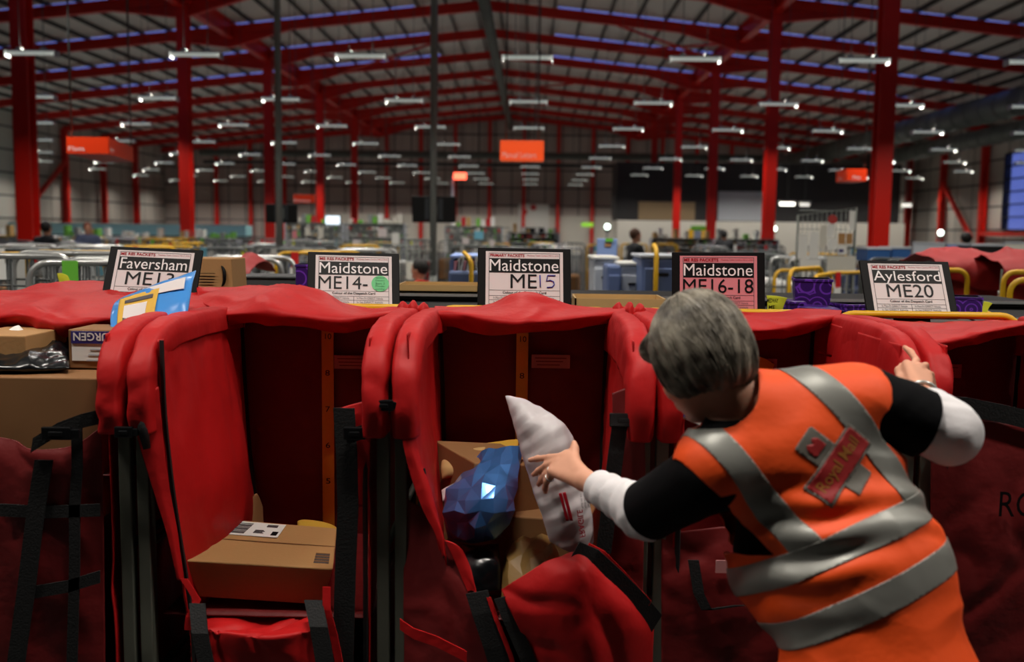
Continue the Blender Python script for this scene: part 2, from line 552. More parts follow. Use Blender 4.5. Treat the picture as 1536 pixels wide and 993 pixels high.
# the wall by the office has a tall window
WY0, WY1, WZ0, WZ1 = 46.6, 49.2, 1.95, 5.6
mb = MB()
mb.box((XR + 0.1, (YF + WY0) / 2, 3.75), (0.2, WY0 - YF, 7.5)); mb.box((XR + 0.1, (YB + WY1) / 2, 3.75), (0.2, YB - WY1, 7.5))
mb.box((XR + 0.1, (WY0 + WY1) / 2, WZ0 / 2), (0.2, WY1 - WY0, WZ0)); mb.box((XR + 0.1, (WY0 + WY1) / 2, (WZ1 + 7.5) / 2), (0.2, WY1 - WY0, 7.5 - WZ1))
struct(mb, 'wall_right', wall_side)
mb = MB()
for yy in (WY0, WY1): mb.box((XR, yy, (WZ0 + WZ1) / 2), (0.3, 0.12, WZ1 - WZ0))
for i in range(7): mb.box((XR, (WY0 + WY1) / 2, WZ0 + (WZ1 - WZ0) * i / 6), (0.26, WY1 - WY0, 0.06))
w1 = struct(mb, 'window_1', M['dark'])
mb = MB(); mb.box((XR + 0.05, (WY0 + WY1) / 2, (WZ0 + WZ1) / 2), (0.02, WY1 - WY0, WZ1 - WZ0)); mb.build('pane', glass, w1)

# pale lower band on the far wall
mb = MB(); mb.box((-2, YB - 0.06, 1.35), (27, 0.1, 2.7)); struct(mb, 'baseboard_back', M['cream'])

# ---- red steel: props, girders, rafters, posts, braces
def h_section(mb_, x, y, z0, z1, w=0.34, d=0.32):
    mb_.box((x, y, (z0 + z1) / 2), (0.05, d, z1 - z0))
    for s in (-1, 1): mb_.box((x, y + s * d / 2, (z0 + z1) / 2), (w, 0.045, z1 - z0))
for s, where in ((-1, 'beside the teal conveyor'), (1, 'on the office side')):
    for i in range(5):
        x = RX + s * 9.15; y = 21.5 + 10 * i
        root = thing('steel_column', '%s red steel column from the front in the row %s' % (ORD[i], where), 'column', (x, y, 0), 'red steel columns')
        mb = MB(); h_section(mb, x, y, 0.03, CZ + 6.9); mb.build('shaft', M['red_steel'], root)
        mb = MB(); mb.box((x, y, 0.02), (0.7, 0.7, 0.04)); mb.build('base_plate', M['red_steel'], root)
        mb = MB(); mb.box((x, y, CZ + 6.86), (0.6, 0.6, 0.08)); mb.build('cap_plate', M['red_steel'], root)
    mb = MB(); x = RX + s * 9.15
    mb.box((x, 41, CZ + 7.0), (0.05, 62, 0.55))
    for dz in (-1, 1): mb.box((x, 41, CZ + 7.0 + dz * 0.27), (0.26, 62, 0.04))
    g = mb.build('steel_girder', M['red_steel']); recenter(g)
    tag(g, 'long red girder running down the hall over the column row %s' % where, 'girder')
nvis = 0
for yr in RAFT:
    if yr < 20: continue
    mb = MB()
    zr = lambda x, h: CZ + h - SL * abs(x - RX)
    for a, b in ((XL, RX), (RX, XR)):
        s = -1 if a == XL else 1
        pts = [a, b] if s < 0 else [b, a]
        # web with haunches over the prop line
        px_ = RX + s * 9.15
        prof = [(pts[0], 8.12), (RX, 8.12), (RX, 7.82), (px_ - s * 2.2, 7.82), (px_ - s * 0.3, 7.42), (px_ + s * 0.3, 7.42), (px_ + s * 2.2, 7.82), (pts[0], 7.82)]
        poly = [(x, zr(x, h)) for x, h in prof]
        mb.prism(poly, 0.06, Matrix.Translation((0, yr - 0.03, 0)))
        for h in (8.12, 7.82):
            mb.bar((pts[0], yr, zr(pts[0], h)), (RX, yr, zr(RX, h)), 0.2, 0.04)
        mb.bar((px_ - s * 2.2, yr, zr(px_ - s * 2.2, 7.82)), (px_, yr, zr(px_, 7.40)), 0.2, 0.04)
        mb.bar((px_ + s * 2.2, yr, zr(px_ + s * 2.2, 7.82)), (px_, yr, zr(px_, 7.40)), 0.24, 0.05)
    o = mb.build('steel_rafter', M['red_steel'])
    c = Vector((RX, yr, CZ + 7.5)); o.data.transform(Matrix.Translation(-c)); o.location = c
    tag(o, 'red pitched steel rafter crossing the roof, %s from the front' % ORD[nvis], 'rafter', 'red roof rafters'); nvis += 1
# roof bracing rods
for i, (x0, y0, x1, y1) in enumerate(((-9, 41.5, -4, 46.5), (-4, 41.5, -9, 46.5), (3, 36.5, 8, 41.5), (8, 36.5, 3, 41.5), (-3, 51.5, 2, 56.5), (2, 51.5, -3, 56.5))):
    mb = MB(); mb.tube([(x0, y0, roofz(x0) - 0.5), (x1, y1, roofz(x1) - 0.5)], 0.05, 6)
    o = recenter(mb.build('brace_rod', M['red_steel'])); tag(o, 'thin red diagonal bracing rod between two roof rafters, %s from the front' % ORD[i], 'brace', 'roof bracing rods')
# wall posts
n = 0
for i in range(20):
    x = XL + 1.4 + 2.45 * i
    if x > XR - 1: break
    mb = MB(); h_section(mb, x, YB - 0.3, 0, roofz(x) - 0.4, 0.22, 0.3)
    o = recenter(mb.build('wall_post', M['red_steel'])); tag(o, 'thin red post against the far grey wall, %s along it' % ORD[n], 'post', 'red posts on the far wall'); n += 1
for s, x, nm in ((-1, XL + 0.3, 'beyond the teal conveyor'), (1, XR - 0.3, 'by the tall blue window')):
    n = 0
    for y in range(31, 71, 5):
        mb = MB()
        mb.box((x, y, (roofz(x) - 0.4) / 2), (0.3, 0.05, roofz(x) - 0.4))
        for q in (-1, 1): mb.box((x + q * 0.15, y, (roofz(x) - 0.4) / 2), (0.03, 0.26, roofz(x) - 0.4))
        o = recenter(mb.build('wall_post', M['red_steel'])); tag(o, 'red steel post on the side wall %s, %s from the front' % (nm, ORD[n]), 'post', 'red posts on the side walls'); n += 1
mb = MB(); mb.bar((XL + .35, 56, 5.2), (XL + .35, 50.6, 1.9), 0.2, 0.2)
tag(recenter(mb.build('wall_brace', M['red_steel'])), 'red diagonal brace on the side wall above the teal conveyor', 'brace')
mb = MB(); mb.bar((XR - .35, 56, 4.6), (XR - .35, 52, 1.5), 0.2, 0.2)
tag(recenter(mb.build('wall_brace', M['red_steel'])), 'red diagonal brace on the side wall near the tall blue window', 'brace')
mb = MB(); mb.box((XR - .3, 46.5, 1.75), (0.25, 9.4, 0.2))
tag(recenter(mb.build('wall_rail', M['red_steel'])), 'red horizontal rail on the wall under the tall blue window', 'rail')

# ---- ducts
def duct(name, a, b, r, label, m='duct', ribs=1.2):
    mb_ = MB(); a = Vector(a); b = Vector(b); L = (b - a).length; n_ = max(2, int(L / ribs))
    mb_.tube([a, b], r, 20)
    d = (b - a).normalized()
    for i in range(1, n_):
        c = a + d * (L * i / n_); mb_.tube([c - d * 0.03, c + d * 0.03], r * 1.06, 20)
    o = recenter(mb_.build(name, M[m])); tag(o, label, 'duct')
    for i in range(1, 6):
        c = a + d * (L * i / 6); q = MB(); q.tube([c + Vector((0, 0, r * 0.95)), Vector((c.x, c.y, roofz(c.x)))], 0.02, 6)
        h_ = q.build('hanger', M['greysteel'], o)
    return o
duct('air_duct', (-1.62, 24, CZ + 7.25), (-1.62, 71.5, CZ + 7.25), 0.2, 'round grey duct running down the hall under the roof ridge')
duct('air_duct', (17.2, 24, CZ + 4.75), (17.2, 71, CZ + 4.75), 0.5, 'large round grey duct running down the hall above the office')
duct('air_duct', (20.3, 24, CZ + 4.4), (20.3, 71, CZ + 4.4), 0.4, 'second round grey duct, close to the wall with the blue window')
duct('air_duct', (-22, 66.3, CZ + 4.85), (15, 66.3, CZ + 4.85), 0.22, 'long grey duct crossing in front of the far wall')
mb = MB(); mb.box((1, 64, CZ + 4.05), (44, 0.3, 0.12)); mb.box((1, 63.87, CZ + 4.14), (44, 0.03, 0.16)); mb.box((1, 64.13, CZ + 4.14), (44, 0.03, 0.16))
tag(recenter(mb.build('cable_tray', M['purlin'])), 'dark cable tray crossing the hall below the long grey duct', 'cable tray')

# ---- strip lights
def strip_light():
    root = thing('strip_light', '', 'light', (0, 0, 0), 'hanging strip lights')
    mb_ = MB(); mb_.box((0, 0, 0.085), (0.9, 0.16, 0.03)); mb_.build('housing', M['lampbody'], root, bevel=0.006)
    mb_ = MB()
    prof = [(-0.10, 0.03), (-0.085, 0.07), (0.085, 0.07), (0.10, 0.03)]
    Mx = Matrix.Translation((-0.44, 0, 0)) @ Matrix.Rotation(-math.pi / 2, 4, 'Z')
    mb_.prism(prof, 0.88, Matrix.Translation((-0.44, 0, 0)) @ Matrix.Rotation(math.pi / 2, 4, 'Z') @ Matrix.Translation((0, -0.88, 0)))
    mb_.build('diffuser', M['diffuser'], root)
    for s in (-1, 1):
        mb_ = MB(); mb_.box((s * 0.462, 0, 0.035), (0.02, 0.21, 0.115)); mb_.box((s * 0.449, 0, 0.03), (0.006, 0.19, 0.10), None, 1); mb_.build('end_cap', [M['lampbody'], M['end_glow']], root)
        mb_ = MB(); mb_.box((s * 0.22, 0, 0.125), (0.09, 0.10, 0.05)); mb_.build('hanger', M['lampbody'], root, bevel=0.008)
        mb_ = MB(); mb_.tube([(0, 0, 0), (0, 0, 1)], 0.007, 5); rd = mb_.build('suspension_rod', M['greysteel'], root, world=False); rd.location = (s * 0.22, 0, 0.15)
    ld = bpy.data.lights.new('lamp', 'AREA'); ld.shape = 'RECTANGLE'; ld.size = 0.86; ld.size_y = 0.17
    ld.energy = LAMP_POWER; ld.color = LAMP_COLOR; ld.spread = R(140)
    lo = bpy.data.objects.new('lamp', ld); COL.objects.link(lo); lo.location = (0, 0, 0.02); lo.parent = root
    lu = bpy.data.lights.new('roof_fill_light', 'AREA'); lu.shape = 'RECTANGLE'; lu.size = 0.3; lu.size_y = 0.05; lu.energy = ROOF_FILL; lu.color = LAMP_COLOR
    uo = bpy.data.objects.new('roof_fill_light', lu); COL.objects.link(uo); uo.location = (0, 0, 0.105); uo.rotation_euler = (math.pi, 0, 0); uo.parent = root  # added fill aimed upward, only there to lighten the roof
    return root
proto_light = strip_light(); used_light = False
LIGHTROW = [2.05, 7.5, 12.25] + [18.5 + 6.25 * k for k in range(9)]
for r_, y in enumerate(LIGHTROW):
    xs = [-0.12 + 3.03 * j for j in range(-8, 8)]
    xs = [x for x in xs if XL + 1 < x < XR - 1]
    if y < 18: xs = [x for x in xs if abs(x) < 11]
    else: xs = [x for x in xs if -60 < proj((x, y, CZ + 3.07))[0] < 1596]
    for c_, x in enumerate(xs):
        lab = 'white strip light hung over the mail trolleys, above the top of the view' if y < 18 else 'white strip light, %s across in the %s hanging row from the front' % (ORD[c_], ORD[r_ - 3])
        o = proto_light if not used_light else dup(proto_light, (0, 0, 0))
        used_light = True
        o.location = (x, y, CZ + 3.07); o['label'] = lab
        for ch in o.children:
            if ch.name.startswith('suspension_rod'): ch.scale.z = roofz(x) - (CZ + 3.07) - 0.15
        if y < 18: o['group'] = 'strip lights above the trolleys'
        else: o['group'] = 'hanging strip lights'

# ---- hanging red signs
M['sign_emissive'] = mat('sign_red_emissive', lin(236, 62, 20), 0.35, emit=(1.0, 0.11, 0.02, 1), estr=0.55)  # the sign red with emission, used on one sign
def hang_rods(root, pts, z1):
    for x, y, z in pts:
        m_ = MB(); m_.tube([(x, y, z), (x, y, roofz(x))], 0.012, 6); m_.build('hanging_rod', M['greysteel'], root)
def box_sign(name, label, px0, px1, py0, py1, y, txt, depth=0.12):
    a = P(px0, py1, y); b = P(px1, py0, y); w = b.x - a.x; h = b.z - a.z
    root = thing(name, label, 'sign', ((a.x + b.x) / 2, y, a.z), 'hanging red signs')
    m_ = MB(); m_.box(((a.x + b.x) / 2, y + depth / 2, (a.z + b.z) / 2), (w, depth, h)); m_.build('sign_body', M['sign_emissive'] if px0 == 750 else M['sign_red'], root, bevel=0.01)
    t = text_me(txt, w * 0.78, h * 0.3); m_ = MB(); m_.mesh(t, Matrix.Translation((a.x + w * 0.05, y - 0.003, a.z + h * 0.12))); m_.build('lettering', M['ink_white'], root, fix=False)
    hang_rods(root, [(a.x + 0.08, y + depth / 2, b.z), (b.x - 0.08, y + depth / 2, b.z)], CZ + 7.2)
    return root
box_sign('hanging_sign', 'red hanging sign reading Manual Letters under the ridge duct', 750, 816, 211, 240, 15.0, 'Manual Letters', 0.3)
box_sign('hanging_sign', 'small red hanging sign far off beside the second television', 440, 471, 292, 304, 34.0, 'Flats', 0.3)
def wedge_sign(label, pa, pb, pc, py0, py1, ya, yb, yc, txt, la=0.05):
    """two red faces meeting at an edge, like a hung triangular box"""
    A, B, C = P(pa, py1, ya), P(pb, py1, yb), P(pc, py1, yc)
    h = P(pb, py0, yb).z - B.z
    z0 = min(A.z, B.z, C.z)
    root = thing('hanging_sign', label, 'sign', (B.x, B.y, z0), 'hanging red signs')
    D = Vector((A.x + C.x - B.x, max(A.y, C.y) + 0.2, 0))
    poly = [A, B, C, D]
    m_ = MB(); m_.add([(p.x, p.y, z0) for p in poly] + [(p.x, p.y, z0 + h) for p in poly], [(0, 1, 2, 3), (7, 6, 5, 4)] + [(i, (i + 1) % 4, (i + 1) % 4 + 4, i + 4) for i in range(4)])
    m_.build('sign_body', M['sign_red'], root)
    for p, q in ((A, B), (B, C)):
        x = Vector((q.x - p.x, q.y - p.y, 0)); L = x.length; x.normalize()
        F = frame4((p.x, p.y, z0), x, (0, 0, 1))
        t = text_me(txt, min(L * 0.4, h * 1.0), h * 0.26); m_ = MB(); m_.mesh(t, F @ Matrix.Translation((L * la, -0.006, h * 0.16))); m_.build('lettering', M['ink_white'], root, fix=False)
    hang_rods(root, [(A.x + .05, A.y + .05, z0 + h), (C.x - .05, C.y + 0.05, z0 + h)], CZ + 6.5)
wedge_sign('big red wedge-shaped hanging sign beside the first column of the conveyor row', 100, 163, 200, 205, 230, 13.0, 13.0, 14.6, 'Flats')
wedge_sign('dark red hanging sign partly behind the thick column on the office side', 1254, 1270, 1300, 253, 271, 26.5, 25.5, 25.5, 'Flats', 0.3)

# red lit indicator on a thin post, far down the hall
p = P(688, 264, 40)
root = thing('signal_light', 'lit red indicator lamp on a pale post near the middle television', 'signal light', (p.x, p.y, 0))
mb = MB(); mb.box((p.x - 0.5 + 0.55, p.y + 0.05, p.z), (0.5, 0.1, 0.26)); mb.build('lamp_face', mat('signal_glow', lin(255, 90, 70), 0.4, emit=(1.0, 0.12, 0.06, 1), estr=4.0), root, bevel=0.02)
mb = MB(); mb.tube([(p.x - 0.25, p.y + 0.1, 0), (p.x - 0.25, p.y + 0.1, p.z)], 0.06, 8); mb.build('post', M['lightgrey'], root)

# ---- televisions on ceiling poles (seen from behind)
def pole_tv(px, y, w, h, py, label, tvdx):
    c = P(px, py, y)
    root = thing('ceiling_television', label, 'television', (c.x, y, 0), 'televisions on ceiling poles')
    m_ = MB(); m_.tube([(c.x, y, 0.9), (c.x, y, CZ + 6.6)], 0.055, 12); m_.tube([(c.x, y, 0.0), (c.x, y, 0.9)], 0.06, 12); m_.build('pole', M['pole'], root)
    tx = c.x + tvdx
    m_ = MB(); m_.box((tx, y + 0.12, c.z), (w, 0.05, h)); m_.build('screen_back', M['screen_dark'], root, bevel=0.015)
    m_ = MB(); m_.box((tx, y + 0.085, c.z), (w * 0.42, 0.03, h * 0.8)); m_.build('rear_cover', mat('tv_rear', lin(62, 66, 70), 0.45), root, bevel=0.01)
    m_ = MB(); m_.box((c.x, y + 0.06, c.z), (0.12, 0.05, 0.16)); m_.build('bracket', M['pole'], root)
pole_tv(419, 16, 0.52, 0.30, 320, 'dark television on the thin pole above the ME14 sign, seen from behind', 0.01)
pole_tv(650, 16, 0.70, 0.42, 314, 'dark television on the thicker pole above the middle of the row, seen from behind', 0.0)
mb = MB(); p = P(499, 331, 30); mb.box((p.x, p.y, p.z), (0.42, 0.06, 0.28))
root = thing('lit_screen', 'small glowing white monitor above the far sorting frames', 'monitor', (p.x, p.y, 0))
mb.build('display', mat('screen_glow', lin(235, 245, 250), 0.3, emit=(0.78, 0.92, 1.0, 1), estr=1.6), root, bevel=0.01)
mb = MB(); mb.box((p.x, p.y + 0.06, p.z), (0.46, 0.07, 0.32)); mb.tube([(p.x, p.y + 0.08, 0), (p.x, p.y + 0.08, p.z)], 0.04, 8); mb.build('stand', M['dark'], root)

# ---- conveyor in pale teal along the far side
a = P(22, 349, 50); b = P(374, 356, 50)
root = thing('conveyor', 'long pale teal conveyor line raised in front of the clad side wall', 'conveyor', ((a.x + b.x) / 2, 50, 0))
mb = MB(); mb.box(((a.x + b.x) / 2, 50, 1.45), (b.x - a.x, 1.2, 0.55)); mb.build('side_panel', M['teal'], root)
mb = MB(); mb.box(((a.x + b.x) / 2, 50.1, 1.05), (b.x - a.x, 1.0, 0.3)); mb.build('underside', M['dark'], root)
for i in range(7):
    x = a.x + 0.4 + (b.x - a.x - 0.8) * i / 6; mb = MB(); mb.box((x, 50, 0.55), (0.12, 0.9, 1.1)); mb.build('leg', M['greysteel'], root)

# ---- office block at the side
mb = MB(); mb.box((13.2, 59, 1.15), (16.5, 2.0, 2.3)); struct(mb, 'wall_office', M['cream'])
mb = MB(); mb.box((13.2, 60.5, 4.0), (16.5, 3.0, 3.4)); struct(mb, 'wall_mezzanine', mat('mezzanine_dark', lin(44, 44, 46), 0.6))
for i, (x, w, h, m, lab) in enumerate(((7.9, 3.3, 1.05, mat('beige_board', lin(150, 128, 96), 0.6), 'beige board above the white office wall'),
                                   (12.2, 2.6, 1.7, M['lightgrey'], 'pale grey board above the office, beside the third column'))):
    mb = MB(); mb.box((x, 58.95, 2.35 + h / 2), (w, 0.08, h)); tag(recenter(mb.build('wall_board', m)), lab, 'board')
def far_sign(px0, px1, py0, py1, y, m, name, label, cat):
    a_, b_ = P(px0, py1, y), P(px1, py0, y); m_ = MB(); m_.box(((a_.x + b_.x) / 2, y, (a_.z + b_.z) / 2), (b_.x - a_.x, 0.06, b_.z - a_.z))
    return tag(recenter(m_.build(name, m, bevel=0.01)), label, cat)
far_sign(872, 890, 334, 340, 57.97, mat('exit_green', lin(120, 190, 50), 0.4, emit=(0.35, 0.7, 0.05, 1), estr=0.5), 'exit_sign', 'thin green exit sign on the wall left of the office', 'sign')
far_sign(1036, 1064, 339, 345, 57.97, mat('exit_green2', lin(90, 150, 40), 0.4), 'exit_sign', 'thin green exit sign above yellow notices on the office wall', 'sign')
far_sign(1031, 1040, 345, 359, 57.97, M['yellow'], 'wall_notice', 'yellow notice on the office wall beside a grey door', 'notice')
far_sign(1052, 1062, 345, 359, 57.97, M['yellow'], 'wall_notice', 'yellow notice on the office wall close to the third red column', 'notice')
far_sign(1040, 1052, 346, 391, 57.97, mat('door_grey', lin(120, 130, 150), 0.5), 'door_2', 'grey office door between two yellow notices', 'door')
# green emergency lamps
for px, py, y, lab in ((911, 340, 40, 'bright white emergency lamp by the blue partition'), (1161, 343, 40, 'white emergency lamp beside the second column on the office side'),
                       (1411, 349, 40, 'white emergency lamp on the post near the tall blue window')):
    p = P(px, py, y); root = thing('emergency_lamp', lab, 'lamp', (p.x, p.y, 0), 'emergency lamps')
    bm = bmesh.new(); bmesh.ops.create_uvsphere(bm, u_segments=12, v_segments=8, radius=0.11)
    me = bpy.data.meshes.new('bulb'); bm.to_mesh(me); bm.free(); me.materials.append(mat('emergency_glow', lin(240, 255, 240), 0.3, emit=(0.8, 1.0, 0.85, 1), estr=6.0))
    o = bpy.data.objects.new('bulb', me); COL.objects.link(o); o.parent = root; o.location = (0, 0, p.z)
    mb = MB(); mb.tube([(p.x, p.y + 0.1, 0), (p.x, p.y + 0.1, p.z)], 0.035, 6); mb.box((p.x, p.y + 0.06, p.z - 0.16), (0.2, 0.08, 0.1)); mb.build('post', M['greysteel'], root)
# warm bulkhead lights low on the side
for i, (px, py) in enumerate(((1181, 306), (1328, 307), (1360, 308), (1207, 307))):
    p = P(px, py, 55); root = thing('bulkhead_light', 'bright bulkhead light under the mezzanine, %s along' % ORD[(0, 2, 3, 1)[i]], 'light', (p.x, p.y, p.z), 'bulkhead lights under the mezzanine')
    mb = MB(); w = (0.8, 0.35, 0.5, 0.5)[i]; mb.box((p.x, p.y, p.z), (w, 0.2, 0.16)); mb.build('lens', mat('bulkhead_glow', lin(255, 250, 235), 0.4, emit=(1, 0.95, 0.85, 1), estr=(4, 2, 1.2, 1)[i]), root, bevel=0.04)
    mb = MB(); mb.box((p.x, p.y, p.z + 0.13), (w + 0.1, 0.25, 0.1)); mb.build('housing', M['lampbody'], root)
    mb = MB(); mb.tube([(p.x, p.y, p.z + 0.17), (p.x, p.y, roofz(p.x))], 0.02, 6); mb.build('hanging_rod', M['greysteel'], root)
# loading door in the far wall
mb = MB(); p = P(800, 345, YB - 0.2); mb.box((p.x, YB - 0.16, 1.6), (2.2, 0.12, 3.9)); struct(mb, 'door_1', M['white_paint'])
for i, (px, py, r_) in enumerate(((800, 311, 0.22), (787, 318, 0.2))):
    p = P(px, py, YB - 0.3); mb = MB(); n = 20
    mb.tube([(p.x, YB - 0.25, p.z), (p.x, YB - 0.22, p.z)], r_, n)
    tag(recenter(mb.build('round_sign', mat('round_sign_red', lin(190, 60, 60), 0.5))), 'round red sign on the far loading door, the %s one' % ('upper', 'lower')[i], 'sign')
mb = MB(); p = P(801, 352, 60); mb.box((p.x, 60, (p.z + .42) / 2), (1.5, 0.3, p.z + .42)); tag(recenter(mb.build('dark_hatch', M['dark'])), 'black opening of a machine in front of the far loading door', 'machine')

# ================================================================ row of mail trolleys with red bags
YFR, YBK = 2.70, 3.50
BX = [-1.812, -1.094, -0.376, 0.342, 1.060, 1.778]

def PP(rows):
    return [[P(*p) for p in r] for r in rows]

def cuff(root, xb, s, seed, y_end=2.63, drop=1.09, w=0.038, zt=1.368, y0=3.5):
    """fabric turned out over the side rail and hanging down at the front; s is the side of the boundary"""
    path = [(y0, zt - 0.012), (3.25, zt), (2.98, zt + 0.004), (2.82, zt - 0.002), (2.71, zt - 0.035), (y_end + 0.02, zt - 0.10), (y_end, zt - 0.19), (y_end + 0.012, drop)]
    prof = [(-1.0, -0.12), (-1.02, -0.06), (-0.98, -0.012), (-0.7, 0.012), (0, 0.016), (0.7, 0.012), (0.98, -0.012), (1.01, -0.035), (1.0, -0.06)]
    rows = []
    for i, (y, z) in enumerate(path):
        y2, z2 = path[min(i + 1, len(path) - 1)]; y1, z1 = path[max(i - 1, 0)]
        t = Vector((0, y2 - y1, z2 - z1)).normalized()
        n_ = Vector((0, t.z, -t.y))
        if n_.z < 0 and i < 4: n_ = -n_
        if i >= 4 and n_.y > 0: n_ = -n_
        ww = w * (1.0 if i < 6 else 0.92)
        rows.append([Vector((xb + s * (0.004 + w) + a * ww, y, z)) + n_ * b for a, b in prof])
    return sheet('side_cuff', rows, M['fabric'], root, 36, 60, 0.004, 0.011, 10.0, seed, (1, 0.7, 0.8))

def trolley_frame(root, x0, x1, yellow=True):
    for x, s in ((x0 + 0.025, 1), (x1 - 0.025, -1)):
        mb_ = MB(); mb_.box((x, YFR, 0.72), (0.034, 0.03, 1.16)); mb_.box((x + s * 0.014, YFR + 0.018, 0.72), (0.006, 0.03, 1.16))
        mb_.build('front_post', M['post'], root, bevel=0.003)
        for z in (0.3, 0.75, 1.28):
            mb_ = MB(); mb_.tube([(x, YFR, z), (x, YBK + 0.07, z)], 0.011, 8); mb_.build('side_rail', M['post'], root)
    r = 0.07; pts = []
    z = 1.366; y = YBK + 0.075; a, b = x0 + 0.03, x1 - 0.03
    pts += [(a, y, 0.16), (a, y, 0.8), (a, y, z - r)]
    for k in range(1, 6):
        t = math.pi / 2 * k / 6; pts.append((a + r - r * math.cos(t), y, z - r + r * math.sin(t)))
    pts.append((a + r, y, z)); pts.append((b - r, y, z))
    for k in range(1, 6):
        t = math.pi / 2 * k / 6; pts.append((b - r + r * math.sin(t), y, z - r + r * math.cos(t)))
    pts += [(b, y, z - r), (b, y, 0.8), (b, y, 0.16)]
    mb_ = MB(); mb_.tube(pts, 0.0135, 10); mb_.build('back_hoop', M['yellow'] if yellow else M['greysteel'], root)
    mb_ = MB(); mb_.box(((x0 + x1) / 2, (YFR + YBK) / 2 + 0.04, 0.16), (x1 - x0 - 0.03, YBK - YFR + 0.12, 0.05)); mb_.build('base', M['post'], root, bevel=0.006)
    for x in (x0 + 0.09, x1 - 0.09):
        for y in (YFR + 0.06, YBK):
            mb_ = MB(); mb_.tube([(x - 0.015, y, 0.063), (x + 0.015, y, 0.063)], 0.06, 14); mb_.box((x, y, 0.11), (0.05, 0.06, 0.06)); mb_.build('caster', M['dark'], root)

def line_strip(root, name, pts, w, m, side=(1, 0, 0), lift=0.0):
    """a narrow strip along points, side gives its width direction"""
    mb_ = MB(); s = Vector(side).normalized() * w / 2; vs = []
    pts = [Vector(p) for p in pts]
    t0 = (pts[-1] - pts[0]).normalized(); nn = s.cross(t0).normalized() * 0.0025
    for p in pts: vs += [p - s + nn, p + s + nn, p + s - nn, p - s - nn]
    fs = []
    for i in range(len(pts) - 1):
        for k in range(4):
            l = (k + 1) % 4; fs.append((4 * i + k, 4 * i + l, 4 * i + 4 + l, 4 * i + 4 + k))
    n = 4 * (len(pts) - 1); fs += [(3, 2, 1, 0), (n, n + 1, n + 2, n + 3)]
    mb_.add(vs, fs); return mb_.build(name, m, root)

def buckle(parent, c, w=0.05, h=0.035):
    mb_ = MB(); c = Vector(c)
    mb_.box(c, (w, 0.014, h)); mb_.box(c + Vector((w * 0.62, 0, 0)), (w * 0.3, 0.01, h * 0.7)); mb_.box(c + Vector((0, -0.008, 0)), (w * 0.5, 0.006, h * 0.35))
    return mb_.build('buckle', M['buckle'], parent, bevel=0.004)

